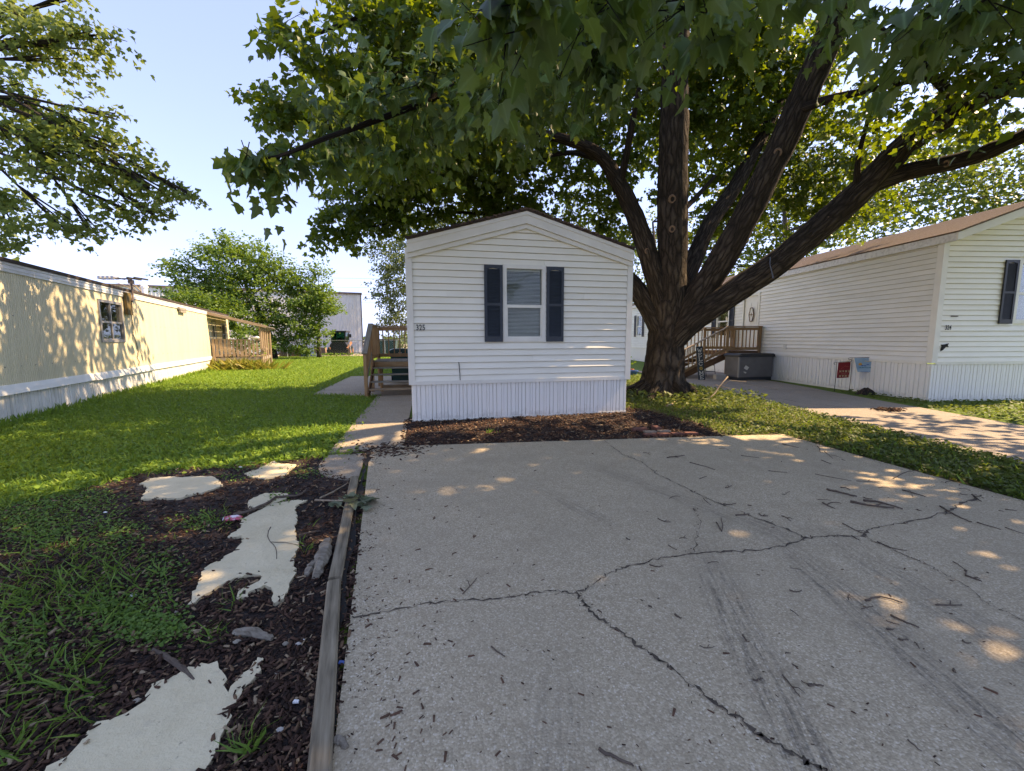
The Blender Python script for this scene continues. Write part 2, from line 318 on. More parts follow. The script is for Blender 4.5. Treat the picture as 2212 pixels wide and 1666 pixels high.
def concrete(name, lo, mid, hi, peb, tracks=None, sc=80):
    m, t, p, _ = newmat(name); v = coords(t, 'Object')
    vo = t.nodes.new('ShaderNodeTexVoronoi'); vo.inputs['Scale'].default_value = sc; vo.inputs['Randomness'].default_value = 1; t.links.new(v, vo.inputs['Vector'])
    sep = t.nodes.new('ShaderNodeSeparateColor'); t.links.new(vo.outputs['Color'], sep.inputs[0])
    big = noise(t, v, .9, 5, .6); med = noise(t, v, 5, 5, .65); fine = noise(t, v, 160, 3, .7)
    c = ramp(t, sep.outputs[0], [(0, tuple(x * .72 for x in lo)), (.35, lo), (.7, mid), (.9, hi), (1, peb)])
    c = mixc(t, ramp(t, vo.outputs['Distance'], [(.0, (0, 0, 0)), (.75, (.55, .55, .55))]), c, tuple(x * .8 for x in lo))
    c = mixc(t, ramp(t, big, [(.38, (0, 0, 0)), (.66, (.45, .45, .45))]), c, tuple(x * .62 for x in mid))
    c = mixc(t, ramp(t, noise(t, v, 2.6, 6, .7), [(.52, (0, 0, 0)), (.72, (.38, .38, .38))]), c, (mid[0] * .55, mid[1] * .52, mid[2] * .5))
    c = mixc(t, ramp(t, med, [(.55, (0, 0, 0)), (.75, (.22, .22, .22))]), c, tuple(x * 1.15 for x in hi))
    for (px, py, ang, wd, y0, y1, k) in (tracks or []):
        tc = t.nodes.new('ShaderNodeTexCoord'); mp = t.nodes.new('ShaderNodeMapping'); mp.vector_type = 'TEXTURE'; mp.inputs['Location'].default_value = (px, py, 0); mp.inputs['Rotation'].default_value = (0, 0, ang)
        t.links.new(tc.outputs['Object'], mp.inputs[0]); sx = t.nodes.new('ShaderNodeSeparateXYZ'); t.links.new(mp.outputs[0], sx.inputs[0])
        wob = math_(t, 'MULTIPLY', math_(t, 'SUBTRACT', noise(t, v, 1.1, 2), .5), .10)
        ax = math_(t, 'ABSOLUTE', math_(t, 'ADD', sx.outputs[0], wob)); band = math_(t, 'SMOOTH_MIN', math_(t, 'MAXIMUM', math_(t, 'SUBTRACT', 1.0, math_(t, 'DIVIDE', ax, wd)), 0.0), .55, .15)
        mr = t.nodes.new('ShaderNodeMapRange'); mr.interpolation_type = 'SMOOTHSTEP'; mr.inputs[1].default_value = y1 + .9; mr.inputs[2].default_value = y1 - .3; t.links.new(sx.outputs[1], mr.inputs[0])
        mr2 = t.nodes.new('ShaderNodeMapRange'); mr2.interpolation_type = 'SMOOTHSTEP'; mr2.inputs[1].default_value = y0 - .3; mr2.inputs[2].default_value = y0 + .3; t.links.new(sx.outputs[1], mr2.inputs[0])
        st = t.nodes.new('ShaderNodeMapping'); st.inputs['Scale'].default_value = (26, 1.6, 1); t.links.new(mp.outputs[0], st.inputs[0])
        g = ramp(t, noise(t, st.outputs[0], 1.5, 4, .7), [(.42, (0, 0, 0)), (.62, (1, 1, 1))])
        gg = ramp(t, noise(t, v, 24, 4, .75), [(.35, (.25, .25, .25)), (.6, (1, 1, 1))])
        f_ = math_(t, 'MULTIPLY', math_(t, 'MULTIPLY', math_(t, 'MULTIPLY', band, mr.outputs[0]), mr2.outputs[0]), math_(t, 'MULTIPLY', math_(t, 'MULTIPLY', g, gg), k * .8))
        c = mixc(t, f_, c, (.045, .042, .040))
    t.links.new(c, p.inputs['Base Color']); p.inputs['Roughness'].default_value = .85; p.inputs['Specular IOR Level'].default_value = .25
    h = math_(t, 'ADD', math_(t, 'MULTIPLY', vo.outputs['Distance'], -1.0), math_(t, 'MULTIPLY', fine, .5)); bump(t, p, h, .45, .006); return m
TRK = [(1.13, 1.60, -.22 + math.pi * 0, .16, -2, 0.9, 1.6), (1.95, 1.7, -.06, .17, -2, 1.0, 1.6), (2.50, 1.9, .02, .2, -2, .9, 1.2), (1.95, 3.4, .55, .16, -.5, 1.5, 1.0), (.64, 3.58, .55, .12, -.3, .3, 1.1), (.1, 1.0, -.15, .16, -2, .35, 1.1)]
m_drive = concrete('exposed_aggregate_concrete', (.45, .355, .235), (.58, .47, .325), (.65, .54, .39), (.76, .67, .52), TRK, 115)
m_walk = concrete('old_walk_concrete', (.35, .285, .205), (.43, .355, .265), (.49, .41, .31), (.58, .50, .40), None, 70)
m_drive2 = concrete('neighbour_concrete', (.30, .245, .195), (.36, .30, .24), (.41, .345, .28), (.47, .41, .34), None, 90)
m_crack = M('crack_dirt', (.045, .035, .026), (.12, .09, .065), 26, rough=1)
def padmat():
    m, t, p, _ = newmat('cream_painted_pad'); v = coords(t, 'Object'); a = noise(t, v, 3, 6, .65); b = noise(t, v, 26, 5, .7); c_ = noise(t, v, 9, 5, .7)
    c = ramp(t, a, [(.3, (.68, .58, .38)), (.6, (.60, .505, .32)), (.8, (.46, .38, .245))]); c = mixc(t, ramp(t, b, [(.63, (0, 0, 0)), (.72, (.7, .7, .7))]), c, (.20, .15, .10)); c = mixc(t, ramp(t, c_, [(.58, (0, 0, 0)), (.8, (.5, .5, .5))]), c, (.33, .27, .2))
    t.links.new(c, p.inputs['Base Color']); p.inputs['Roughness'].default_value = .75; bump(t, p, math_(t, 'ADD', math_(t, 'MULTIPLY', c_, .8), math_(t, 'MULTIPLY', b, .3)), .8, .02); return m
m_pad = padmat()
m_gravel = M('gravel_lot', (.42, .34, .25), (.30, .24, .18), 3, rough=.95, bmp=.5, bscale=40)
m_strip = M('leafy_strip_soil', (.085, .085, .03), (.17, .13, .075), 9, rough=.95, bmp=.8, bscale=30, bdist=.03)
m_mortar = M('dark_gap', (.02, .018, .016), rough=1)
# ------------------------------------------------------------------ ground, drive, walk, beds
def struct(o): o['kind'] = 'structure'; return o
def g2(l, z=0): return [tuple(G(u, v, z)[:2]) for u, v in l]
me = MB().slab([(-300, -80), (300, -80), (300, 500), (-300, 500)], -.5, -.03); struct(me.build('ground', m_lawn))
lot = [(-70, 38.6), (60, 44), (60, 140), (-70, 140)]
struct(MB().slab(lot, -.4, -.022).build('gravel_lot', m_gravel))
# driveway: one cast slab with cracks
DRV = [(-2.03, 5.75), (-1.51, 5.92), (1.6, 6.27), (4.40, 6.57), (4.62, 5.2), (4.89, 3.78), (6.05, -3.2), (.72, -3.2), (-.66, 1.33), (-1.11, 2.79)]
drive = struct(MB().slab(DRV, -.12, 0).build('driveway', m_drive))
def ribbon(pts, w0, w1, z, jit=.016, sub=9, seed=1):
    r = random.Random(seed); out = []
    for (a, b) in zip(pts[:-1], pts[1:]):
        for k in range(sub):
            t = k / sub; out.append([a[0] + (b[0] - a[0]) * t + r.uniform(-jit, jit), a[1] + (b[1] - a[1]) * t + r.uniform(-jit, jit)])
    out.append(list(pts[-1])); n = len(out); mb = MB(); vs_ = []; fs_ = []
    for i, p in enumerate(out):
        q = out[min(i + 1, n - 1)]; o = out[max(i - 1, 0)]; dx, dy = q[0] - o[0], q[1] - o[1]; L = math.hypot(dx, dy) or 1
        ww = (w0 + (w1 - w0) * i / n) * r.choice((.3, .6, 1, 1.3, 1.8)) * r.uniform(.6, 1.2) / 2; vs_ += [(p[0] - dy / L * ww, p[1] + dx / L * ww, z), (p[0] + dy / L * ww, p[1] - dx / L * ww, z)]
        if i: fs_.append((2 * i - 2, 2 * i - 1, 2 * i + 1, 2 * i))
    return mb.add(vs_, fs_)
CR = [([(755, 1335), (860, 1318), (950, 1300), (1060, 1297), (1130, 1285), (1190, 1277), (1245, 1282), (1280, 1265), (1315, 1240), (1360, 1222), (1440, 1205), (1500, 1195), (1600, 1192), (1690, 1182), (1740, 1163), (1800, 1158), (1862, 1158), (1885, 1140), (1960, 1130), (2040, 1108), (2075, 1090), (2120, 1070)], .008, .016),
      ([(1245, 1282), (1262, 1305), (1300, 1340), (1370, 1390), (1430, 1430), (1490, 1480), (1560, 1530), (1640, 1585), (1720, 1630), (1800, 1680), (1900, 1750)], .012, .014),
      ([(1740, 1163), (1690, 1140), (1600, 1108), (1520, 1075), (1470, 1050), (1420, 1025), (1390, 1000), (1340, 980), (1305, 952)], .014, .007),
      ([(1862, 1158), (1940, 1195), (2010, 1225), (2080, 1265), (2140, 1310), (2230, 1350)], .008, .006),
      ([(1500, 1195), (1505, 1160), (1512, 1130), (1500, 1100)], .005, .003)]
for i, (pl, a, b) in enumerate(CR):
    ribbon(g2(pl), a * .95, b * .95, .004 + .001 * i, seed=i).build('crack', m_crack, drive)
gb = ribbon([(-2.03, 5.75), (-1.69, 4.50), (-1.12, 2.6), (-.66, 1.25), (.6, -3)], .05, .05, .0035, .006, 10, 9); gb.build('edge_gap', m_mortar, drive)
# walkway of separate cast slabs
walk = struct(MB().slab([(-2.45, 5.60), (-1.62, 5.80), (-2.62, 11.22), (-3.9, 11.5)], -.14, -.06).build('walkway', m_mortar))
def lerp(a, b, t): return (a[0] + (b[0] - a[0]) * t, a[1] + (b[1] - a[1]) * t)
WL, WR = [(-2.55, 5.58), (-3.88, 11.9)], [(-1.58, 5.83), (-2.80, 11.62)]
ts = [0, .165, .335, .56, .80, 1.0]
for i in range(5):
    a, b = ts[i] + .003, ts[i + 1] - .003
    MB().slab([lerp(*WL, a), lerp(*WR, a), lerp(*WR, b), lerp(*WL, b)], -.1, -.004 - .006 * (i % 2)).build('slab', m_walk, walk)
half = [(-2.02, 5.56), (-2.49, 5.47)] + [(-2.49 + .62 * (1 - math.cos(a)) , 5.47 - .98 * math.sin(a)) for a in [R(x) for x in range(12, 91, 13)]] + [(-1.74, 4.50)]
MB().slab(half, -.1, -.006).build('slab', m_walk, walk)
pad = struct(MB().slab([(-5.75, 11.75), (-6.95, 17.7), (-3.95, 17.9), (-2.75, 12.0), (-4.0, 11.45)], -.1, -.008).build('patio_slab', m_walk))
for a, b in (((-5.1, 11.6), (-4.7, 12.3)), ((-4.7, 12.3), (-3.6, 12.2)), ((-5.9, 12.6), (-3.2, 13.2))): ribbon([a, b], .02, .012, -.004, .02, 6, 3).build('crack', m_crack, pad)
struct(MB().slab([(-60, -13), (60, -13), (60, -3.25), (-60, -3.25)], -.3, -.012).build('unseen_street', m_drive2))  # unseen road behind the camera, added for its bounce light
# neighbour driveway
d2 = struct(MB().slab([(6.0, 20), (9.9, 20), (9.45, 11.0), (9.0, 4), (9.0, -3.2), (6.3, -3.2), (6.3, 12)], -.14, -.045).build('neighbour_driveway', m_mortar))
yb = [-3.2, -.5, 3.0, 6.2, 9.6, 12.4, 15.2, 20]
for i in range(7):
    for k in range(2):
        y0, y1 = yb[i] + .012, yb[i + 1] - .012; f0 = lambda y: 6.30 if y < 12 else 6.30 - .04 * (y - 12); f1 = lambda y: 9.05 if y < 7 else 9.05 + .065 * (y - 7); mid_ = lambda y: 7.85 + (.02 * y)
        a0, a1 = (f0, mid_) if k == 0 else (mid_, f1); e0, e1 = (0, .014) if k == 0 else (.014, 0)
        MB().slab([(a0(y0) + e0, y0), (a1(y0) - e1, y0), (a1(y1) - e1, y1), (a0(y1) + e0, y1)], -.12, -.005 - .004 * ((i + k) % 3)).build('slab', m_drive2, d2)
ribbon(g2([(1600, 858), (1690, 862), (1740, 872), (1830, 880)]), .03, .01, .003, .02, 6, 4).build('crack', m_crack, d2)
struct(MB().slab([(4.40, 6.60), (4.63, 5.2), (4.90, 3.78), (6.06, -3.2), (6.28, -3.2), (6.28, 12), (5.8, 15.5), (3.0, 14.5), (2.7, 9.3), (3.2, 8.0), (3.45, 6.5)], -.2, -.02).build('planted_strip', m_strip))
# mulch beds (relief sheet + chips)
def inside(poly, x, y):
    c = np.zeros(len(x), bool); n = len(poly)
    for i in range(n):
        x0, y0 = poly[i]; x1, y1 = poly[(i + 1) % n]
        k = ((y0 > y) != (y1 > y)); xi = (x1 - x0) * (y - y0) / ((y1 - y0) if y1 != y0 else 1e-9) + x0; c ^= k & (x < xi)
    return c
BED = [(-4.9, 3.6), (-4.55, 4.15), (-4.42, 4.75), (-3.9, 4.95), (-3.3, 5.05), (-2.95, 5.28), (-2.55, 5.45), (-2.3, 4.9), (-1.9, 4.55), (-1.66, 4.5), (-1.0, 2.5), (-.62, 1.2), (.65, -2.9), (-4, -2.9), (-5.2, .5)]
BED2 = [(-1.66, 5.95), (-1.5, 5.93), (1.6, 6.28), (3.4, 6.46), (3.5, 7.4), (3.0, 8.9), (2.6, 9.3), (-1.95, 8.4), (-2.1, 7.9)]
def bedsheet(poly, name, z, amp):
    xs = [p[0] for p in poly]; ys = [p[1] for p in poly]; st = .09
    nx = int((max(xs) - min(xs)) / st) + 2; ny = int((max(ys) - min(ys)) / st) + 2
    X, Y = np.meshgrid(min(xs) + np.arange(nx) * st, min(ys) + np.arange(ny) * st); x, y = X.ravel(), Y.ravel()
    jx = x + rng.uniform(-.03, .03, len(x)); jy = y + rng.uniform(-.03, .03, len(x)); inn = inside(poly, jx, jy)
    Z = np.where(inn, z + rng.uniform(-amp, amp, len(x)), -.06); T = []
    I = np.arange(nx * ny).reshape(ny, nx); a, b, c, d = I[:-1, :-1].ravel(), I[:-1, 1:].ravel(), I[1:, 1:].ravel(), I[1:, :-1].ravel()
    k = inn[a] | inn[b] | inn[c] | inn[d]; T = np.concatenate([np.stack([a, b, c], 1)[k], np.stack([a, c, d], 1)[k]])
    return struct(link(name, mesh_np(name, np.stack([jx, jy, Z], 1), T), m_soil))
bedsheet(BED, 'mulch_bed', -.014, .007); bedsheet(BED2, 'house_mulch_bed', -.012, .008)
ST = lambda l: [tuple(G(x * .4303, 948.9 + y * .4303, -.004)[:2]) for x, y in l]
S1 = ST([(705, 225), (760, 200), (855, 190), (900, 195), (1000, 190), (1070, 190), (1125, 235), (1040, 265), (950, 285), (900, 300), (800, 298), (710, 305), (730, 270), (740, 245)])
S2 = ST([(1230, 175), (1290, 155), (1375, 112), (1400, 125), (1490, 130), (1455, 160), (1430, 185), (1380, 190), (1330, 200), (1270, 195)])
S3 = ST([(1245, 345), (1250, 310), (1330, 275), (1445, 275), (1440, 300), (1350, 335), (1290, 345)])
S4 = ST([(1210, 405), (1370, 330), (1480, 310), (1545, 310), (1480, 345), (1490, 400), (1480, 470), (1500, 540), (1475, 600), (1480, 690), (1440, 760), (1430, 800), (1390, 828), (1370, 820), (1375, 770), (1330, 735), (1300, 750), (1255, 770), (1250, 800), (1195, 805), (1190, 770), (1300, 715), (1320, 685), (1270, 680), (1180, 700), (1100, 745), (1020, 790), (990, 820), (950, 835), (975, 770), (1000, 720), (1010, 685), (1030, 650), (1100, 610), (1160, 575), (1200, 545), (1225, 505), (1215, 490), (1135, 495), (1210, 450)])
S5 = ST([(245, 1645), (330, 1600), (400, 1530), (480, 1440), (560, 1410), (640, 1385), (720, 1330), (760, 1260), (780, 1230), (870, 1200), (930, 1160), (1090, 1120), (1115, 1150), (1135, 1210), (1120, 1250), (1140, 1280), (1170, 1250), (1230, 1180), (1290, 1110), (1315, 1080), (1310, 1140), (1290, 1200), (1260, 1230), (1200, 1290), (1150, 1370), (1140, 1450), (1110, 1500), (1090, 1560), (1040, 1640), (1000, 1720), (850, 1850), (100, 1850)])
def rough_poly(poly, st=.035, j=.008):
    out = []
    for a, b in zip(poly, poly[1:] + poly[:1]):
        n = max(1, int(math.dist(a, b) / st))
        out += [(a[0] + (b[0] - a[0]) * k / n + random.uniform(-j, j), a[1] + (b[1] - a[1]) * k / n + random.uniform(-j, j)) for k in range(n)]
    return out
for pl, lab in ((S1, 'cream painted stone pad showing beside the lawn edge in the mulch'), (S2, 'small cream stone pad tip between lawn and half-round slab'), (S3, 'short cream pad behind the long bent stick'),
                (S4, 'long jagged cream pad in mulch with a dark puddle stain and twigs on it'), (S5, 'widest cream painted pad with a forked end, half buried in mulch')):
    tag(MB().slab(rough_poly(pl, .028, .011), -.05, .006).build('stepping_pad', m_pad), lab, 'paving pad', None)
# landscape timbers
def timber(a, b, lab):
    t = plank('landscape_timber', (a[0], a[1], -.006), (b[0], b[1], -.006), .082, .085, m_timber, None)
    tag(t, lab, 'timber'); return t
timber((-1.765, 4.47), (-1.145, 2.50), 'grey weathered landscape timber running from the half-round slab to a butt joint')
timber((-1.135, 2.465), (-.605, 1.08), 'grey landscape timber with long splits, edging the drive below the butt joint')
timber((-.61, 1.05), (.05, -1.0), 'grey landscape timber edging the drive past its last joint')

# ------------------------------------------------------------------ mobile homes
def sides(parent, name, loc, rotz, L, zb, zt, expo, m, holes=(), gable=None, mback=None, seams=0, th=.031):
    """a wall part with real lapped boards; local x along, -y outward"""
    back = MB()
    zz = sorted({zb, zt}); xs = sorted({0, L} | {h[0] for h in holes} | {h[1] for h in holes}); zs = sorted({zb, zt} | {h[2] for h in holes} | {h[3] for h in holes})
    for x0, x1 in zip(xs, xs[1:]):
        for z0, z1 in zip(zs, zs[1:]):
            if any(h[0] <= x0 and x1 <= h[1] and h[2] <= z0 and z1 <= h[3] for h in holes): continue
            back.box(x0, x1, .004, .10, z0, z1)
    if gable: back.prism([(0.0, zt), (L, zt), (L / 2, zt + gable * L / 2)], .004, .10)
    wall = back.build(name, mback or m, parent, loc=loc, rot=(0, 0, rotz))
    rr = random.Random(hash(name) % 999 if False else int(L * 100 + zb * 10))
    z = zb
    top = zt + (gable * L / 2 if gable else 0)
    while z < top - .02:
        z1 = min(z + expo, top); lo, hi = 0.0, L; lo1, hi1 = 0.0, L
        if gable:
            if z > zt: lo = (z - zt) / gable; hi = L - lo
            if z1 > zt: lo1 = (z1 - zt) / gable; hi1 = L - lo1
        segs = [(lo, hi, lo1, hi1)]
        for h in holes:
            if h[2] < z1 - .01 and h[3] > z + .01:
                ns = []
                for s_ in segs:
                    if h[0] > s_[0] and h[1] < s_[1]: ns += [(s_[0], h[0], s_[2], h[0]), (h[1], s_[1], h[1], s_[3])]
                    else: ns.append(s_)
                segs = ns
        if seams and rr.random() < seams:
            ns = []
            for s_ in segs:
                if s_[1] - s_[0] > 1.5:
                    c = s_[0] + (s_[1] - s_[0]) * rr.uniform(.15, .85); ns += [(s_[0], c - .001, s_[2], c - .001), (c + .001, s_[1], c + .001, s_[3])]
                else: ns.append(s_)
            segs = ns
        for (a, b, a1, b1) in segs:
            if b - a < .03: continue
            if b1 - a1 < .01: a1 = b1 = (a + b) / 2; a1 -= .005; b1 += .005
            q = th * rr.uniform(.8, 1.2); zl = z + .0; zs_ = z + .45 * (z1 - z)
            zg = z1 - .008; f_ = .92; ag, bg_, yg = a + (a1 - a) * f_, b + (b1 - b) * f_, -q + (q - .001) * f_
            o_ = MB().add([(a, .003, z), (b, .003, z), (b, -q, z + .002), (a, -q, z + .002), (b, -q, z + .010), (a, -q, z + .010), (bg_, yg, zg), (ag, yg, zg), (b1, -.001, z1), (a1, -.001, z1), (b1, .003, z1), (a1, .003, z1)],
                     [(0, 1, 2, 3), (3, 2, 4, 5), (5, 4, 6, 7), (7, 6, 8, 9), (9, 8, 10, 11), (0, 3, 5, 7, 9, 11), (1, 10, 8, 6, 4, 2)]).build('siding_board', m, wall)
            o_.data.materials.append(m_lapshade); o_.data.polygons[0].material_index = 1; o_.data.polygons[3].material_index = 1
        z += expo
    return wall
_sk = {}
def skirting(parent, loc, rotz, L, z1, m, pw=.30, name='skirting', z0=-.04):
    base = MB().box(0, L, .012, .05, z0, z1).build(name, m, parent, loc=loc, rot=(0, 0, rotz)); n = max(1, round(L / pw)); wd = L / n; key = (round(wd, 3), round(z1, 2), m.name)
    if key not in _sk:
        pr = [(0, .006), (.008, -.016), (.21, -.016), (.225, .006), (.25, .006), (.265, -.016), (.46, -.016), (.475, .006), (.51, .006), (.525, -.016), (.79, -.016), (.80, 0), (.84, 0), (.85, -.016), (.985, -.016), (1, .006)]
        vs_ = [(x * wd, y, z) for x, y in pr for z in (z0, z1)] + [(0, .011, z0), (0, .011, z1), (wd, .011, z0), (wd, .011, z1)]; k = len(pr)
        fs_ = [(2 * i, 2 * i + 2, 2 * i + 3, 2 * i + 1) for i in range(k - 1)]; _sk[key] = MB().add(vs_, fs_).mesh('skirting_panel'); _sk[key].materials.append(m)
    for i in range(n): link('skirting_panel', _sk[key], None, base, loc=(i * wd + random.uniform(-.002, .002), random.uniform(-.003, .002), 0))
    MB().box(0, L, -.026, .012, z0, .02).build('bottom_rail', m_trim, base)
    return base
def shutter(parent, loc, wd, ht, m, arch=True, rotz=0, n1=None):
    fr = MB(); t = .028; st = wd * .15; mid = ht * .49
    fr.box(0, st, -t, 0, 0, ht).box(wd - st, wd, -t, 0, 0, ht).box(st, wd - st, -t + .001, 0, 0, ht * .07).box(st, wd - st, -t + .001, 0, mid - .02, mid + .03)
    fr.prism([(st, ht), (st, ht * .945), (wd * .33, ht * .957), (wd * .5, ht * .962), (wd * .67, ht * .957), (wd - st, ht * .945), (wd - st, ht)][::-1], -t + .001, 0)
    fr.box(st, wd - st, -.006, 0, ht * .07, ht * .95)
    for sx in (.07, .93):
        for sz in (.03, .51, .97): fr.box(wd * sx - .008, wd * sx + .008, -t - .004, -t, ht * sz - .008, ht * sz + .008)
    s_ = fr.build('shutter', m, parent, loc=loc, rot=(0, 0, rotz))
    for z0, z1 in ((ht * .075, mid - .022), (mid + .032, ht * .948)):
        n = int((z1 - z0) / .027)
        for i in range(n):
            z = z0 + (i + .5) * (z1 - z0) / n; MB().hexa([(st, -.024, z - .011), (wd - st, -.024, z - .011), (wd - st, -.02, z - .013), (st, -.02, z - .013), (st, -.008, z + .011), (wd - st, -.008, z + .011), (wd - st, -.005, z + .009), (st, -.005, z + .009)]).build('slat', m, s_)
    return s_
def window(parent, loc, wd, ht, rotz=0, m=None, blind=True, sash=.48, depth=.11, mull=0):
    """frame, sashes, panes and blind set into a real opening; loc = lower left on the wall face"""
    m = m or m_trim; fr = MB(); b = .045
    fr.box(-.03, b, -.035, depth, -.03, ht + .03).box(wd - b, wd + .03, -.035, depth, -.03, ht + .03).box(b, wd - b, -.034, depth, ht - b, ht + .03).box(b, wd - b, -.034, depth, -.03, b)
    zc = ht * sash; fr.box(b, wd - b, -.012, .05, zc - .028, zc + .028); fr.box(b, b + .025, -.01, .03, b, zc).box(wd - b - .025, wd - b, -.01, .03, b, zc).box(b + .025, wd - b - .025, -.01, .03, b, b + .03)
    for k in range(mull): fr.box(wd * (k + 1) / (mull + 1) - .02, wd * (k + 1) / (mull + 1) + .02, -.011, .03, b, ht - b)
    f_ = fr.build('window', m, parent, loc=loc, rot=(0, 0, rotz))
    MB().box(b + .02, wd - b - .02, .006, .010, b + .025, zc - .02).build('pane', m_pane, f_); MB().box(b, wd - b, .030, .034, zc + .02, ht - b).build('pane', m_pane, f_)
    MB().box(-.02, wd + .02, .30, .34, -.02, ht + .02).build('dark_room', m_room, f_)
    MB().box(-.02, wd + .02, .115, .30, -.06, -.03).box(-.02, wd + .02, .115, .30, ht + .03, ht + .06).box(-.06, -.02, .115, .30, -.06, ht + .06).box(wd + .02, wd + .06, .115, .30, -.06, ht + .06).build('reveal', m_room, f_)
    if blind:
        bl = MB().box(b + .01, wd - b - .01, .055, .09, ht - b - .045, ht - b - .002).build('blind', m_blind, parent, loc=loc, rot=(0, 0, rotz)); z = b + .02
        while z < ht - b - .05:
            dz = random.uniform(-.003, .003); MB().hexa([(b + .012, .060, z - .010 + dz), (wd - b - .012, .060, z - .010 - dz), (wd - b - .012, .080, z + .008), (b + .012, .080, z + .008), (b + .012, .060, z - .0085 + dz), (wd - b - .012, .060, z - .0085 - dz), (wd - b - .012, .080, z + .0095), (b + .012, .080, z + .0095)]).build('slat', m_blind, bl); z += .0265
    return f_
def text(name, body, size, m, parent, loc, rot, bold=.0, ext=.0015, xs=1.0, align='CENTER', spacing=1.0):
    cu = bpy.data.curves.new('t', 'FONT'); cu.body = body; cu.size = size; cu.extrude = ext; cu.offset = bold; cu.align_x = align; cu.space_character = spacing; cu.resolution_u = 3
    o = bpy.data.objects.new('t', cu); col.objects.link(o); dg = bpy.context.evaluated_depsgraph_get(); me = bpy.data.meshes.new_from_object(o.evaluated_get(dg)); bpy.data.objects.remove(o)
    me.materials.clear(); me.materials.append(m); return link(name, me, None, parent, loc=loc, rot=rot, scale=(xs, 1, 1))

# --- home 325
O5 = G(891, 910); A5 = R(12.2); W5, L5, EV, SL = 4.45, 17.0, 3.14, .285
h5 = thing('mobile_home', 'white clapboard mobile home numbered 325 with dark blue shutters', 'mobile home', (O5[0], O5[1], 0), A5)
WIN = (1.80, 2.60, 1.53, 2.95)
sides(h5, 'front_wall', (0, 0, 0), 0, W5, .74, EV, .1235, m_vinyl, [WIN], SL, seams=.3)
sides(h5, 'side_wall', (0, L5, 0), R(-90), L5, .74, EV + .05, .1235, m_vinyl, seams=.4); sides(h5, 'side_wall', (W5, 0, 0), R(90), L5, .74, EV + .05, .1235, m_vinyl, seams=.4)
MB().box(0.02, W5 - .02, L5 - .1, L5, .7, EV + .3).build('back_wall', m_vinyl, h5)
for x0, x1, y0, y1 in ((-.042, .075, -.044, -.016), (-.044, -.016, -.03, .075), (W5 - .075, W5 + .042, -.044, -.016), (W5 + .016, W5 + .044, -.03, .075)): MB().box(x0, x1, y0, y1, .70, EV + .07).build('corner_trim', m_trim, h5)
MB().box(.075, W5 - .075, -.040, -.002, .695, .765).build('starter_trim', m_trim, h5)
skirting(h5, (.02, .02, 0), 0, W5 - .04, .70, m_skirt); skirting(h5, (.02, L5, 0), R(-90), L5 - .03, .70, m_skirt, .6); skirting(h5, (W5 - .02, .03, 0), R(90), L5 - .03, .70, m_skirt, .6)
pk = 4.0
for s in (-1, 1):
    X = lambda d: W5 / 2 + s * d; hw = W5 / 2 + .005
    def rk(b0, t0, y0, y1, nm, mm):
        z = lambda d: pk - .285 * d / 1.0
        pl = [(X(0), z(0) - b0), (X(hw), z(hw) - b0), (X(hw), z(hw) - t0), (X(0), z(0) - t0)]
        if s > 0: pl = pl[::-1]
        return MB().prism(pl[::-1], y0, y1).build(nm, mm, h5)
    rk(.26, .04, -.11, -.03, 'rake_board', m_trim); rk(.345, .262, -.07, -.02, 'rake_moulding', m_trim); rk(.11, .041, -.125, -.111, 'drip_edge', m_trim)
    rf = rk(.038, -.012, -.15, L5 + .1, 'roof', m_shingle)
    rk(.24, .042, L5, L5 + .06, 'rake_board', m_trim)
    MB().box(*( (X(hw) - .02, X(hw) + .0) if s > 0 else (X(hw), X(hw) + .02) ), -.03, L5, pk - .285 * hw - .22, pk - .285 * hw - .04).build('eave_fascia', m_trim, h5)
    for k in range(26):                                    # ragged shingle edge
        d = hw * (k + random.random()) / 26; zz = pk - .285 * d; MB().box(X(d) - .035, X(d) + .035, -.165 - random.random() * .015, -.10, zz - .012 - random.random() * .01, zz + .018).build('shingle', m_shingle, rf)
window(h5, (WIN[0], 0, WIN[2]), WIN[1] - WIN[0], WIN[3] - WIN[2], sash=.465)
shutter(h5, (1.405, -.034, 1.50), .355, 1.455, m_shutter); shutter(h5, (2.645, -.034, 1.50), .352, 1.455, m_shutter)
text('house_number', '325', .15, m_ink, h5, (.20, -.038, 1.722), (R(90), 0, 0), .002, xs=.74, spacing=1.05)
MB().tube([(.92, -.042, .77), (.915, -.040, .9), (.905, -.038, 1.02), (.90, -.036, 1.12)], .007, 5).build('cable', m_iron, h5)

# --- home 324
O4 = G(2003, 865); A4 = R(3.73); W4, L4, EV4, SB4 = 4.9, 21.6, 3.80, .95
h4 = thing('mobile_home', 'white clapboard mobile home numbered 324 with black shutters and brown shingle roof', 'mobile home', (O4[0], O4[1], 0), A4)
WIN4 = (2.02, 2.85, 1.92, 3.38); SW = [(8.62, 9.56, 1.62, 3.10), (18.95, 19.98, 1.72, 3.20)]; DOOR = (6.62, 7.55, 1.06, 3.28)
def flip(h): return (L4 - h[1], L4 - h[0], h[2], h[3])
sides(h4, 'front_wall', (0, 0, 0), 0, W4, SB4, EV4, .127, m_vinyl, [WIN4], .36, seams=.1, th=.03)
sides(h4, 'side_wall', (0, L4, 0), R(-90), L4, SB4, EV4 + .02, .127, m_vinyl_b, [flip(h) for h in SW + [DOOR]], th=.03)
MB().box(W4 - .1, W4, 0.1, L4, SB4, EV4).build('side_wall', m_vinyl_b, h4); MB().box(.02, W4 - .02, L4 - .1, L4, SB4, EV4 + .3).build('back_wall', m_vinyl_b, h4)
for x0, x1, y0, y1 in ((-.04, .10, -.042, -.016), (-.042, -.016, -.03, .10)): MB().box(x0, x1, y0, y1, SB4 - .02, EV4 - .02).build('corner_trim', m_trim, h4)
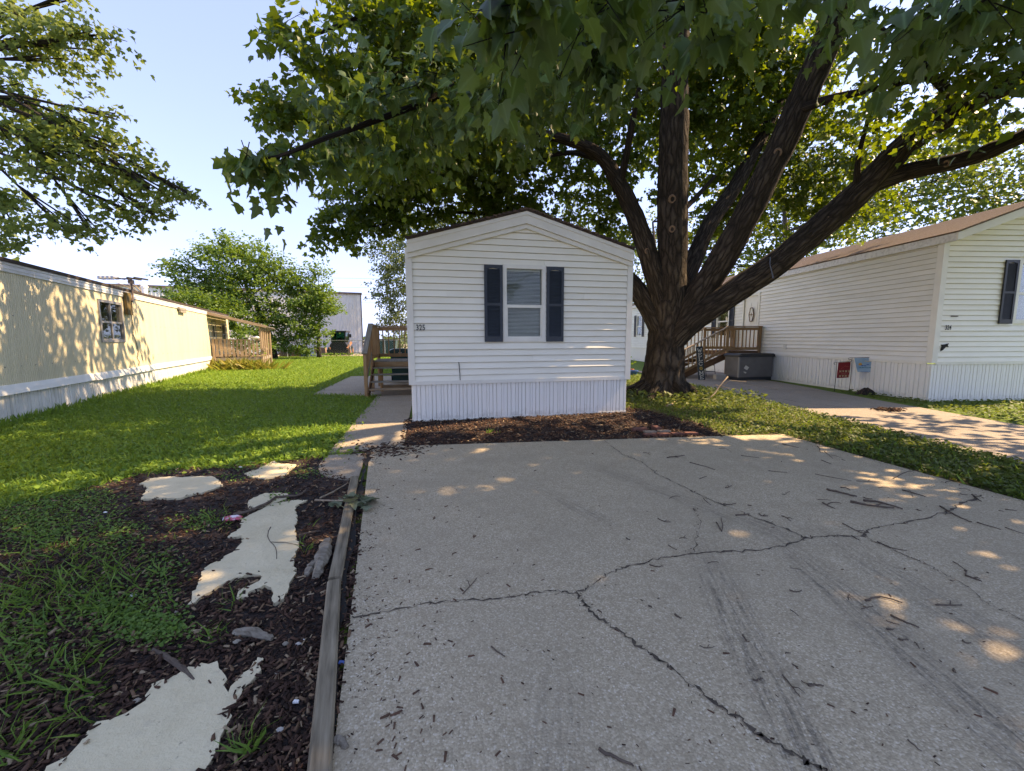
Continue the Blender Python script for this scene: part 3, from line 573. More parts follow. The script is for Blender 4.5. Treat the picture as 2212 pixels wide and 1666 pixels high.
MB().box(.10, W4, -.028, -.002, SB4 - .06, SB4 + .03).build('starter_trim', m_trim, h4); MB().box(-.028, -.002, .10, L4, SB4 - .06, SB4 + .03).build('starter_trim', m_trim, h4)
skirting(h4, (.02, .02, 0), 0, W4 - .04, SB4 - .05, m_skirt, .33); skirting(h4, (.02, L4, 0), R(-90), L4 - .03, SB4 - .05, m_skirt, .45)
pk4 = EV4 + .23 + .36 * W4 / 2
for s in (-1, 1):
    X = lambda d: W4 / 2 + s * d; hw = W4 / 2 + .10; z = lambda d: pk4 - .36 * d
    def pr(b0, t0, y0, y1, nm, mm, h0=0.0, par=h4):
        pl = [(X(h0), z(h0) - b0), (X(hw), z(hw) - b0), (X(hw), z(hw) - t0), (X(h0), z(h0) - t0)]
        return MB().prism(pl if s < 0 else pl[::-1], y0, y1).build(nm, mm, par)
    pr(.21, .03, -.36, -.32, 'rake_board', m_trim); pr(.22, .19, -.32, 0.0, 'soffit', m_trim); rf = pr(.03, 0, -.38, L4 + .3, 'roof', m_shingleb)
    pr(.18, .031, L4 + .2, L4 + .26, 'rake_board', m_trim)
    xx = X(hw); MB().box(min(xx, xx - s * .03), max(xx, xx - s * .03), -.32, L4 + .2, z(hw) - .21, z(hw) - .031).build('eave_fascia', m_trim_old, h4)
    if s < 0:
        for k in range(18):
            d0 = hw + .03 - k * .145; d1 = d0 - .16; MB().hexa([(X(d0), -.39, z(d0) + .003), (X(d1), -.39, z(d1) + .002), (X(d1), L4 + .31, z(d1) + .002), (X(d0), L4 + .31, z(d0) + .003), (X(d0), -.39, z(d0) + .016), (X(d1), -.39, z(d1) + .006), (X(d1), L4 + .31, z(d1) + .006), (X(d0), L4 + .31, z(d0) + .016)]).build('shingle_course', m_shingleb, rf)
window(h4, (WIN4[0], 0, WIN4[2]), WIN4[1] - WIN4[0], WIN4[3] - WIN4[2])
shutter(h4, (1.60, -.032, 1.885), .35, 1.53, m_black); shutter(h4, (2.92, -.032, 1.885), .35, 1.53, m_black)
for h in SW:
    window(h4, (0, h[1], h[2]), h[1] - h[0], h[3] - h[2], R(-90), blind=False); shutter(h4, (-.032, h[1] + .42, h[2] - .03), .36, h[3] - h[2] + .06, m_black, rotz=R(-90)); shutter(h4, (-.032, h[0] - .06, h[2] - .03), .36, h[3] - h[2] + .06, m_black, rotz=R(-90))
dr = MB().box(0, DOOR[1] - DOOR[0], .02, .06, 0, DOOR[3] - DOOR[2]).build('door', m_trim, h4, loc=(0, DOOR[1], DOOR[2]), rot=(0, 0, R(-90)))
for a, b, c, d in ((.12, .42, 1.1, 1.95), (.51, .81, 1.1, 1.95), (.12, .42, .2, .95), (.51, .81, .2, .95)): MB().box(a, b, .008, .019, c, d).build('panel', m_trim, dr)
MB().lathe([(.0, 0), (.03, 0), (.032, .03), (.0, .05)], 10).build('handle', m_galv, dr, loc=(.08, .018, .98), rot=(R(90), 0, 0))
dw = DOOR[1] - DOOR[0]; dh = DOOR[3] - DOOR[2]
MB().box(-.08, 0, -.04, .08, 0, dh + .08).box(dw, dw + .08, -.04, .08, 0, dh + .08).box(0, dw, -.04, .08, dh, dh + .08).build('door_frame', m_vinyl_b, h4, loc=(0, DOOR[1], DOOR[2]), rot=(0, 0, R(-90)))
MB().box(-.005, .005, -.085, .085, -.085, .085).box(-.012, .0, -.06, .06, -.06, .06).build('outlet_cover', m_vinyl_b, h4, loc=(-.03, 5.01, 1.24))
text('house_number', '324', .16, m_ink, h4, (.30, -.035, 1.745), (R(90), 0, 0), .002, xs=.70)
MB().prism([(0, 0), (.03, .1), (.0, .16), (.11, .17), (.2, .19), (.17, .15), (.2, .10), (.13, .11), (.06, .03)], -.036, -.012).build('torn_patch', m_mortar, h4, loc=(.17, -.001, 1.22))
MB().box(0, .17, -.036, -.012, 0, .02).build('vent_slot', m_shingle, h4, loc=(.36, 0, 2.06))
# wreath plaque on door
wr = thing('door_plaque', 'oval scalloped plaque hanging on the white door', 'plaque', h4.matrix_basis @ Vector((-.03, 7.02, 2.52)), A4)
_m = Matrix.Rotation(A4, 4, 'Z')
pl = [(math.cos(a) * (.13 + .016 * math.cos(6 * a)), math.sin(a) * (.29 + .02 * math.cos(6 * a))) for a in [2 * math.pi * k / 40 for k in range(40)]]
MB().prism([(a * .8, b * .86) for a, b in pl], -.012, 0).build('plaque_panel', m_letter, wr, rot=(0, 0, R(-90)))
MB().tube([(a, -.012, b) for a, b in pl + pl[:1]], .016, 6).tube([(-.1, -.014, 0), (.1, -.014, 0)], .015, 6).tube([(0, -.014, -.07), (0, -.014, .07)], .015, 6).build('plaque_rim', m_woodd, wr, rot=(0, 0, R(-90)))

# --- cream trailer
O3 = G(0, 917); A3 = R(114.2); L3 = 26.5; X0 = -5.0; XE = 20.9
h3 = thing('trailer_home', 'faded yellow ribbed trailer home with white trim and skirting', 'trailer home', (O3[0], O3[1], 0), A3)
WT = [(4.22, 5.62, 1.53, 2.66), (-.95, .12, 1.53, 2.66)]; DT = (16.6, 17.4, .72, 2.62); W3b = (18.9, 19.8, 1.35, 2.5)
bk = MB(); xs = sorted({X0, XE} | {v for h in WT + [DT, W3b] for v in h[:2]}); zs = sorted({.62, 2.92} | {v for h in WT + [DT, W3b] for v in h[2:]})
for x0, x1 in zip(xs, xs[1:]):
    for z0, z1 in zip(zs, zs[1:]):
        if not any(h[0] <= x0 and x1 <= h[1] and h[2] <= z0 and z1 <= h[3] for h in WT + [DT, W3b]): bk.box(x0, x1, .012, .1, z0, z1)
tw = bk.build('side_wall', m_yellow, h3)
MB().box(X0, XE, 4.2, 4.3, 0, 2.92).box(X0, X0 + .1, .1, 4.2, 0, 2.92).box(XE - .1, XE, .1, 4.2, 0, 2.92).build('far_wall', m_yellow, h3)
def rib(x0, x1, z0, z1, pitch=.0625, d=.007):
    n = max(1, round((x1 - x0) / pitch)); p = (x1 - x0) / n; vs_ = []
    for i in range(n):
        a = x0 + i * p; vs_ += [(a, 0), (a + p * .62, 0), (a + p * .72, -d), (a + p * .90, -d)]
    vs_.append((x1, 0)); k = len(vs_); return MB().add([(x, y, z) for x, y in vs_ for z in (z0, z1)], [(2 * i, 2 * i + 2, 2 * i + 3, 2 * i + 1) for i in range(k - 1)])
edges = [X0, -3.6, -2.2, -.95, .12, 1.6, 2.95, 4.22, 4.9, 5.62, 7.0, 8.4, 9.7, 11.0, 12.3, 13.6, 14.9, 16.6, 17.4, 18.9, 19.8, XE]
for a, b in zip(edges, edges[1:]):
    hs = [h for h in WT + [DT, W3b] if h[0] <= a + .01 and h[1] >= b - .01]; sp = [(.64, 2.90)] if not hs else [(.64, hs[0][2]), (hs[0][3], 2.90)]
    for z0, z1 in sp:
        if z1 - z0 > .03: rib(a + .0015, b - .0015, z0, z1).build('wall_panel', m_yellow, tw, loc=(0, random.uniform(-.003, .001), 0))
for z in (1.05, 2.05):
    for k in range(48): MB().box(-.008, .008, -.016, 0, -.008, .008).build('rivet', m_alu, tw, loc=(X0 + .3 + k * .5 + random.uniform(-.05, .05), 0, z)) if k < 48 else None
for z0, z1, y in ((2.89, 3.08, -.035), (2.945, 2.985, -.045), (3.03, 3.055, -.05)): MB().box(X0 - .02, XE, y, .02, z0, z1).build('eave_trim', m_trim_old, h3)
MB().prism([(X0 - .03, 3.08), (XE + .03, 3.08), (XE + .03, 3.15), (X0 - .03, 3.15)], -.07, .06).build('roof_edge', m_shingle, h3)
MB().add([(X0, -.02, 3.12), (XE, -.02, 3.12), (XE, 2.15, 3.42), (X0, 2.15, 3.42), (X0, 4.32, 3.12), (XE, 4.32, 3.12), (X0, 4.32, 2.9), (XE, 4.32, 2.9), (X0, -.02, 2.9), (XE, -.02, 2.9)], [(0, 1, 2, 3), (3, 2, 5, 4), (4, 5, 7, 6), (0, 8, 9, 1), (0, 3, 4, 6, 8), (1, 9, 7, 5, 2)]).build('roof', m_galv, h3)
for a, b, dz, tl in ((X0, -1.0, 0, 0), (-1, 3.5, .01, .02), (3.5, 7.6, -.01, .03), (7.6, 11.4, .01, -.01), (11.4, 16, 0, 0), (16, XE, 0, 0)):
    MB().hexa([(a, -.07 - tl, .52 + dz), (b - .01, -.07, .52), (b - .01, .02, .52), (a, .02, .52 + dz), (a, -.028, .70 + dz), (b - .01, -.028, .70), (b - .01, .02, .70), (a, .02, .70 + dz)]).build('belly_trim', m_trim, h3)
skirting(h3, (X0, .01, 0), 0, XE - X0, .55, m_skirt_t, .36, z0=-.06)
for h, mu in ((WT[0], 1), (WT[1], 0)): window(h3, (h[0], 0, h[2]), h[1] - h[0], h[3] - h[2], m=m_alu, blind=False, mull=mu)
window(h3, (W3b[0], 0, W3b[2]), .9, 1.15, m=m_alu, blind=False)
dd = MB().box(DT[0] + .05, DT[1] - .05, .0, .05, DT[2], DT[3] - .05).build('door', m_trim, h3); MB().box(DT[0] + .25, DT[0] + .55, -.006, .0, 1.75, 2.35).build('door_pane', m_dark, dd)
MB().box(DT[0], DT[0] + .05, -.03, .05, DT[2], DT[3]).box(DT[1] - .05, DT[1], -.03, .05, DT[2], DT[3]).box(DT[0] + .05, DT[1] - .05, -.03, .05, DT[3] - .05, DT[3]).build('door_frame', m_alu, h3)
MB().box(0, .04, -.10, 0, 0, .03).box(0, .03, -.14, -.10, -.09, .05).build('porch_light', m_blackm, h3, loc=(18.0, 0, 2.3))
MB().lathe([(.10, 0), (.10, .55), (.13, .55), (.13, .62), (.05, .68)], 12).build('roof_vent', m_white, h3, loc=(11.6, 1.2, 3.2))
MB().box(0, .95, -.10, -.04, .05, .14).box(.08, .85, -.12, -.05, -.07, .03).build('wooden_bracket', m_woodg, h3, loc=(10.9, 0, 2.80))
# antenna
an = thing('tv_antenna', 'rusty TV antenna mast clamped to a mossy board on the trailer eave', 'antenna', h3.matrix_basis @ Vector((5.95, -.06, 2.35)), A3)
MB().box(-.17, .20, -.05, .01, -.0, .68).build('board', M('mossy_board', (.16, .10, .025), (.07, .055, .03), 7, rough=.95), an)
MB().tube([(.15, -.06, .42), (.24, -.07, .5), (.28, -.06, .62), (.28, -.06, 1.12)], .028, 8).build('mast', m_bronze, an)
bd_ = Vector((.41, .91, 0)); bs_ = Vector((-.91, .41, 0)); bc_ = Vector((.28, -.06, 1.14)); boom = MB().bar(bc_ + bd_ * .95, bc_ - bd_ * .38, .035, .035).build('boom', m_iron, an)
for k in range(6):
    c = bc_ + bd_ * (.93 - k * .14); (MB().bar(c - bs_ * .1 + Vector((0, 0, .03)), c + bs_ * .1 + Vector((0, 0, .03)), .075, .09) if k < 4 else MB().bar(c - bs_ * .2, c + bs_ * .2, .02, .02)).build('element', m_galv if k < 4 else m_iron, boom)
for k in range(2): c = bc_ - bd_ * (.1 + k * .22); MB().bar(c - bs_ * .25, c + bs_ * .25, .03, .05).build('element', m_iron, boom)
MB().box(.2, .34, -.12, .0, .98, 1.10).build('amplifier', m_bronze, an)
cb = [(5.95 + .3, -.03, 2.4), (6.3, -.03, 2.0), (6.22, -.035, 1.75), (6.42, -.03, 1.45), (6.5, -.03, 1.2), (6.36, -.03, .98), (6.5, -.03, .86), (6.42, -.035, .74)]
tag(MB().tube([h3.matrix_basis @ Vector(p) for p in cb], .010, 5).build('loose_cable', m_iron), 'thin dark cable dangling down the yellow trailer wall', 'cable')
# ------------------------------------------------------------------ timber steps and decks
st5 = thing('wooden_steps', 'brown timber steps and landing with railing beside home 325', 'steps', (-4.04, 11.22, 0), A5 - R(2))
WS = 1.36                                           # local x to the house wall, y away along it
tz = [.19, .375, .56, .735]
for i, z in enumerate(tz): plank('tread', (.09, .16 + .27 * i, z - .018), (WS, .16 + .27 * i, z - .018), .27, .036, m_woodg if i else m_woodp, st5)
for x in (.10, WS - .05): plank('stringer', (x, -.02, .03), (x, 1.22, .86), .04, .2, m_woodd, st5)
for k in range(9): plank('deck_board', (.06 + .075 + k * .147, 1.13, .90), (.06 + .075 + k * .147, 2.72, .90), .138, .032, m_woodg, st5)
plank('rim_joist', (.05, 1.15, .81), (WS, 1.15, .81), .04, .15, m_wood, st5); plank('rim_joist', (.05, 2.70, .81), (WS, 2.70, .81), .04, .15, m_wood, st5); plank('rim_joist', (.07, 1.17, .81), (.07, 2.68, .81), .04, .15, m_wood, st5)
for x, y, z in ((.04, .02, 1.17), (.04, 1.20, 1.95), (.04, 2.70, 1.95), (WS - .06, 2.70, 1.95)): plank('post', (x, y, -.05), (x, y, z), .09, .09, m_wood, st5, up=(1, 0, 0))
plank('post', (.3, 1.2, -.05), (.3, 1.2, .75), .09, .09, m_wood, st5, up=(1, 0, 0)); plank('footing_board', (.3, 1.5, .08), (WS, 1.5, .08), .04, .14, m_woodp, st5)
plank('handrail', (.04, -.06, 1.17), (.04, 1.24, 2.02), .14, .036, m_woodg, st5); plank('handrail', (.04, 1.2, 2.0), (.04, 2.76, 2.0), .14, .036, m_woodg, st5); plank('handrail', (-.02, 2.72, 2.0), (WS, 2.72, 2.0), .13, .036, m_wood, st5)
plank('rail', (.06, 2.70, 1.91), (WS, 2.70, 1.91), .04, .13, m_wood, st5); plank('rail', (.06, 2.70, 1.03), (WS, 2.70, 1.03), .04, .11, m_wood, st5); plank('rail', (.04, 1.24, 1.03), (.04, 2.66, 1.03), .04, .11, m_wood, st5); plank('rail', (.04, .1, .45), (.04, 1.16, 1.14), .04, .11, m_woodg, st5)
for k in range(6): plank('baluster', (.2 + k * .178, 2.68, .98), (.2 + k * .178, 2.68, 1.95), .034, .034, m_wood, st5, up=(1, 0, 0))
for k in range(8): plank('baluster', (.05, 1.36 + k * .17, .98), (.05, 1.36 + k * .17, 1.97), .034, .034, m_wood, st5, up=(1, 0, 0))
for k in range(6): y = .2 + k * .165; plank('baluster', (.03, y, .42 + (y - .1) * .65), (.03, y, 1.2 + y * .65), .09, .03, m_wood, st5, up=(1, 0, 0))

st4 = thing('wooden_steps', 'dark brown timber porch with railed stairs at the white door of home 324', 'steps', h4.matrix_basis @ Vector((0, 6.35, 0)), A4)
FL, DX, DY, SX = 1.05, -1.42, 1.65, -3.35           # floor height, landing depth, width, end of stairs (local x, house at 0)
for k in range(9): plank('deck_board', (DX, .09 + k * .185, FL - .016), (-.03, .09 + k * .185, FL - .016), .178, .032, m_woodd, st4)
for y in (0, DY): plank('rim_joist', (DX, y, FL - .13), (-.03, y, FL - .13), .04, .19, m_woodd, st4)
plank('rim_joist', (DX, .03, FL - .13), (DX, DY - .03, FL - .13), .04, .19, m_woodd, st4)
for y in (-.03, DY + .03):
    for x in (DX, -.09): plank('post', (x, y, -.05), (x, y, 2.0), .09, .09, m_wood, st4, up=(1, 0, 0))
    plank('post', (SX + .1, y, -.05), (SX + .1, y, 1.05), .09, .09, m_wood, st4, up=(1, 0, 0))
    plank('handrail', (DX - .05, y, 2.02), (-.03, y, 2.02), .13, .036, m_wood, st4); plank('rail', (DX, y, 1.93), (-.05, y, 1.93), .04, .11, m_wood, st4); plank('rail', (DX, y, FL + .10), (-.05, y, FL + .10), .04, .11, m_wood, st4)
    plank('handrail', (DX + .02, y, 2.02), (SX, y, 1.02), .13, .036, m_woodp if y < 0 else m_wood, st4); plank('rail', (DX, y, 1.16), (SX + .1, y, .20), .04, .10, m_wood, st4); plank('stringer', (DX, y + (.05 if y < 0 else -.05), .86), (SX, y + (.05 if y < 0 else -.05), .0), .04, .24, m_woodd, st4)
    for k in range(8): x = DX + .14 + k * .158; plank('baluster', (x, y + .02, FL + .06), (x, y + .02, 1.98), .036, .036, m_wood, st4, up=(1, 0, 0))
    for k in range(11): x = DX - .12 - k * .158; s_ = (DX - x) * .517; plank('baluster', (x, y + .02, 1.12 - s_), (x, y + .02, 2.0 - s_), .036, .036, m_wood, st4, up=(1, 0, 0))
for i in range(5): plank('tread', (DX - .17 - i * .36, .02, FL - .175 * (i + 1)), (DX - .17 - i * .36, DY - .02, FL - .175 * (i + 1)), .29, .036, m_woodg, st4)

# trailer porch
pr3 = thing('covered_porch', 'weathered trailer porch with wavy plank railing, posts and lean-to roof', 'porch', h3.matrix_basis @ Vector((15.9, 0, 0)), A3)
PW = -2.35
for k in range(12): plank('deck_board', (.1, -.1 - k * .19, .62), (4.2, -.1 - k * .19, .62), .18, .035, m_woodp, pr3)
for y in (-.12, PW): plank('rim_joist', (.05, y, .52), (4.2, y, .52), .04, .17, m_woodg, pr3)
plank('rim_joist', (.04, -.1, .52), (.04, PW, .52), .04, .17, m_woodg, pr3)
for x in (.06, .75, 1.6, 2.6, 4.1): plank('post', (x, PW, -.05), (x, PW, 2.28), .12, .12, m_woodp, pr3, up=(1, 0, 0))
plank('post', (.06, -.14, -.05), (.06, -.14, 1.62), .12, .12, m_woodp, pr3, up=(1, 0, 0))
plank('rail_cap', (.05, -.1, 1.60), (.05, PW, 1.56), .15, .04, m_woodp, pr3)
for k in range(11):
    y = -.3 - k * .185; a = random.uniform(.05, .075); mb = MB(); ph = random.uniform(0, 6); ed = []
    n = 7; L_ = [(-a + .018 * math.sin(ph + i * 1.1), .66 + i * .152) for i in range(n)]; R_ = [(a + .018 * math.sin(ph + 1.5 + i * 1.3), .66 + i * .152) for i in range(n)]
    mb.prism([(p[0], p[1]) for p in L_] + [(p[0], p[1]) for p in R_[::-1]], -.015, .015).build('picket', m_woodp, pr3, loc=(.02, y, 0), rot=(0, 0, R(90)))
plank('picket_rail', (.06, -.15, .76), (.06, PW, .76), .04, .09, m_woodp, pr3)
plank('beam', (-.05, PW, 2.22), (4.3, PW, 2.22), .05, .16, m_woodp, pr3)
for k in range(6): x = -.1 + k * .86; plank('rafter', (x, .05, 2.95), (x, PW - .3, 2.26), .05, .12, m_woodg, pr3)
for k in range(10): y0 = -k * .27; zz = 3.03 + y0 * .29; plank('roof_board', (-.25, y0 - .1, zz), (4.4, y0 - .1, zz - .0), .26, .022, m_woodg, pr3, up=(0, -.29, 1))
plank('fascia', (-.27, .05, 2.99), (-.27, PW - .35, 2.28), .03, .14, m_woodp, pr3)
plank('mailbox_shelf', (-.05, PW - .15, 1.05), (.3, PW - .15, 1.05), .2, .14, m_woodp, pr3)
tag(MB().lathe([(.12, 0), (.2, .03), (.22, .09), (.12, .14), (.05, .15)], 12).build('white_bowl', m_white, loc=h3.matrix_basis @ Vector((15.93, PW + .25, 1.62))), 'white upturned bowl on the porch rail corner', 'bowl')

# ------------------------------------------------------------------ small things by the homes
def bin_(loc, rz, label, sx=1.0, num=None):
    t = thing('wheelie_bin', label, 'bin', loc, rz); b = MB(); p0, p1 = .25, .31
    b.hexa([(-p0, -p0, .06), (p0, -p0, .06), (p0, p0, .06), (-p0, p0, .06), (-p1, -p1, .98), (p1, -p1, .98), (p1, p1, .98), (-p1, p1, .98)]).build('body', m_binG, t)
    MB().box(-.335, .335, -.335, .335, .94, .985).build('rim', m_binG, t)
    MB().prism([(-.36, .985), (.36, .985), (.36, 1.03), (.2, 1.09), (-.2, 1.09), (-.36, 1.03)][::-1], -.37, .37).build('lid', m_binG, t)
    MB().tube([(-.3, .4, 1.0), (.3, .4, 1.0)], .016, 8).build('handle', m_binG, t)
    for s in (-1, 1): MB().tube([(s * .27 - .025, .25, .11), (s * .27 + .025, .25, .11)], .12, 14).build('wheel', m_tyre, t)
    if num: text('stencil', num, .07, m_letter, t, (0, -.338, .952), (R(90), 0, 0), .002)
    return t
bin_((-4.12, 15.2, 0), A5 + R(4), 'dark green wheeled trash bin behind the timber landing of home 325', num='065').scale = (1.12, 1.12, 1.12)
db = thing('deck_box', 'large grey resin deck box with charcoal lid beside the porch stairs', 'storage box', (8.46, 15.35, 0), R(12))
MB().box(0, 1.5, 0, .72, .10, .86).build('body', m_grey, db); MB().box(-.02, .03, -.02, .03, .10, .86).build('corner_post', M('pale_resin', (.26, .25, .23), rough=.5), db)
MB().prism([(-.05, .86), (1.55, .86), (1.55, .93), (1.45, .985), (.05, .985), (-.05, .93)][::-1], -.05, .76).build('lid', m_greyd, db); MB().box(.02, 1.48, .02, .7, -.03, .10).build('base', m_greyd, db)
MB().add([(.22, -.004, .44), (.37, -.004, .36), (.45, -.004, .47), (.30, -.004, .55)], [(0, 1, 2, 3)]).add([(.2, -.004, .31), (.3, -.004, .24), (.36, -.004, .27), (.28, -.004, .31)], [(0, 1, 2, 3)]).build('sticker', m_letter, db)
sg = thing('welcome_sign', 'tall slate board reading WELCOME with a yellow flower for the O', 'sign', (7.20, 15.55, -.01), R(2))
sgp = MB().box(-.13, .13, -.012, .012, 0, 1.28).build('board', m_slate, sg, rot=(R(-9), R(-3), 0))
SF = {'W': [((0, 1), (.28, 0)), ((.28, 0), (.5, .75)), ((.5, .75), (.72, 0)), ((.72, 0), (1, 1)), ((-.08, 1), (.2, 1)), ((.8, 1), (1.08, 1))], 'E': [((.2, 0), (.2, 1)), ((.0, 1), (.9, 1)), ((.0, 0), (.9, 0)), ((.2, .52), (.7, .52)), ((.9, 1), (.9, .75)), ((.9, 0), (.9, .25))],
      'L': [((.25, 0), (.25, 1)), ((.0, 1), (.5, 1)), ((.0, 0), (.95, 0)), ((.95, 0), (.95, .3))], 'C': [((.9, .7), (.7, .98)), ((.7, .98), (.35, .98)), ((.35, .98), (.08, .7)), ((.08, .7), (.08, .3)), ((.08, .3), (.35, .02)), ((.35, .02), (.7, .02)), ((.7, .02), (.92, .3)), ((.9, .98), (.9, .7))],
      'M': [((.12, 0), (.12, 1)), ((.12, 1), (.5, .2)), ((.5, .2), (.88, 1)), ((.88, 1), (.88, 0)), ((-.08, 0), (.3, 0)), ((.7, 0), (1.08, 0)), ((-.08, 1), (.15, 1)), ((.85, 1), (1.08, 1))]}
for i, c in enumerate('WELC*ME'):
    zc = 1.20 - i * .172 - .07; mb = MB()
    if c == '*':
        for k in range(8): a = k * math.pi / 4; mb.prism([(math.cos(a + d) * r, zc + math.sin(a + d) * r) for d, r in ((0, .012), (-.3, .055), (0, .072), (.3, .055))], -.018 - .0003 * k, -.012)
        mb.build('flower', m_gold, sgp)
        continue
    for (p, q) in SF[c]:
        f_ = lambda s: (-.075 + s[0] * .15, -.0150, zc - .062 + s[1] * .124); mb.bar(f_(p), f_(q), .026 if p[0] == q[0] or c in 'W' else .020, .004, up=(0, 1, 0))
    mb.build('letter', m_letter, sgp)
# garden flags
def flag(loc, rz, label, mt, wd, ht, pole_h, tilt=0):
    t = thing('garden_flag', label, 'flag', loc, rz)
    MB().tube([(0, 0, -.05), (0.01, 0, pole_h * .5), (0, 0, pole_h), (wd + .06, 0, pole_h + .02)], .008, 6).tube([(0, 0, pole_h), (-.05, 0, pole_h), (-.09, 0, pole_h - .02), (-.07, 0, pole_h - .06), (-.03, 0, pole_h - .05)], .007, 6).tube([(wd + .06, 0, pole_h + .02), (wd + .09, 0, pole_h + .05), (wd + .05, 0, pole_h + .08), (wd + .01, 0, pole_h + .06)], .007, 6).build('pole', m_iron, t)
    n, k = 10, 8; vs_ = [(.05 + wd * i / n + tilt * j / k, .02 * math.sin(3.2 * i / n * math.pi / 2 + j * .3) * (j / k) - .004, pole_h - .01 + .018 * i / n - ht * j / k) for j in range(k + 1) for i in range(n + 1)]
    me_ = MB().add(vs_, [(j * (n + 1) + i, j * (n + 1) + i + 1, (j + 1) * (n + 1) + i + 1, (j + 1) * (n + 1) + i) for j in range(k) for i in range(n)]).mesh('cloth', True); c = link('cloth', me_, mt, t); return t, c
f1, c1 = flag((9.58, 12.15, 0), R(6), 'red garden flag reading HOME SWEET HOME with paw prints', m_red, .40, .46, .84)
m_tan = M('tan_print', (.55, .42, .24), rough=.8); m_dull = M('dull_red_print', (.42, .12, .09), rough=.8)
def paw(x, z, s):
    mb = MB()
    for dx, dz, r in ((0, -.2, .42), (-.45, .2, .2), (-.16, .42, .2), (.16, .42, .2), (.45, .2, .2)): mb.prism([(x + s * (dx + r * math.cos(a)), z + s * (dz + r * .8 * math.sin(a))) for a in [2 * math.pi * k / 8 for k in range(8)]], -.0325, -.031)
    return mb
xc = .05 + .20
for w_, z, m_ in (('H ME', .545, m_tan), ('SWEET', .475, m_dull), ('H ME', .405, m_tan)):
    if w_ == 'SWEET': text('print', w_, .075, m_, c1, (xc, -.030, z), (R(90), 0, 0), .001, ext=.0008)
    else:
        for ch, dx in (('H', -.135), ('M', .05), ('E', .145)): text('print', ch, .085, m_, c1, (xc + dx, -.030, z), (R(90), 0, 0), .003, ext=.0008)
        paw(xc - .045, z + .03, .05).build('paw_print', m_tan, c1)
hl = [(.12, .64), (.26, .735), (.32, .70), (.325, .72), (.39, .72), (.39, .64)]; mb = MB()
for a, b in zip(hl, hl[1:]): mb.bar((a[0], -.031, a[1]), (b[0], -.031, b[1]), .004, .002, up=(0, 1, 0))
mb.bar((.1, -.031, .385), (.41, -.031, .385), .003, .002, up=(0, 1, 0)); mb.build('print', m_dull, c1)
m_tealf = M('pale_blue_flag_cloth', (.20, .36, .46), (.34, .46, .52), 5, rough=.85)
f2, c2 = flag((9.90, 12.0, 0), R(-32), 'tilted pale blue garden flag with a printed beach scene', m_tealf, .46, .40, .98, .10)
m_org = M('orange_print', (.62, .30, .06), rough=.8); m_bl = M('blue_print', (.05, .13, .30), rough=.8); m_grn = M('teal_print', (.03, .20, .22), rough=.8)
def blob(mb, x, z, a, b, y=-.026): mb.prism([(x + a * math.cos(t) * random.uniform(.8, 1.1), z + b * math.sin(t) * random.uniform(.8, 1.1)) for t in [2 * math.pi * k / 10 for k in range(10)]], y, y + .002); return mb
blob(MB(), .19, .80, .045, .04).build('print', m_org, c2); mb = MB(); [blob(mb, .30 + .06 * k, .89 - .01 * (k % 2), .03, .014) for k in range(3)]; mb.build('print', m_tan, c2)
mb = MB(); [blob(mb, x, z, .035, .014) for x, z in ((.30, .76), (.36, .79), (.24, .76))]; mb.build('print', m_bl, c2); mb = MB(); [blob(mb, .2 + .055 * k, .70 + .008 * (k % 3), .03, .012) for k in range(6)]; mb.build('print', m_grn, c2)
mb = MB(); pts = [(.22 + .02 * k, -.028, .585 + .016 * math.sin(k * 2.1)) for k in range(15)]; mb.tube(pts, .004, 4).build('print', m_bl, c2)
# stacked chairs / block under the porch stairs
ch = thing('folding_chair', 'dark metal chair folded under the porch stairs behind the deck box', 'chair', (8.0, 16.9, 0), R(10))
for x in (0, .42): MB().tube([(x, 0, 0), (x, .1, .45), (x, .16, .8)], .013, 6).build('leg', m_iron, ch)
for z in (.2, .45, .6, .8): MB().tube([(0, .02 + z * .17, z), (.42, .02 + z * .17, z)], .012, 6).build('crossbar', m_iron, ch)
tag(MB().box(0, .40, 0, .2, 0, .19).box(.05, .35, .02, .18, .185, .195).build('concrete_block', m_concrete_f, loc=(7.78, 15.62, -.005), rot=(0, 0, R(6))), 'grey concrete block between the WELCOME board and the deck box', 'concrete block')
# strap on limb is added with the tree. pots
for (x, y, r, h, m_, lab) in ((4.98, 18.7, .2, .34, m_blackm, 'black nursery pot with a leafy plant behind the maple trunk'), (5.22, 18.3, .2, .22, m_terra, 'terracotta pot standing behind the maple trunk'), (5.18, 17.7, .24, .2, m_potb, 'blue pot on the grass behind the maple trunk')):
    tag(MB().lathe([(r * .7, -.03), (r, h - .04), (r * 1.08, h - .04), (r * 1.08, h), (r * .9, h), (r * .85, h - .05)], 14).build('plant_pot', m_, loc=(x, y, 0)), lab, 'pot')
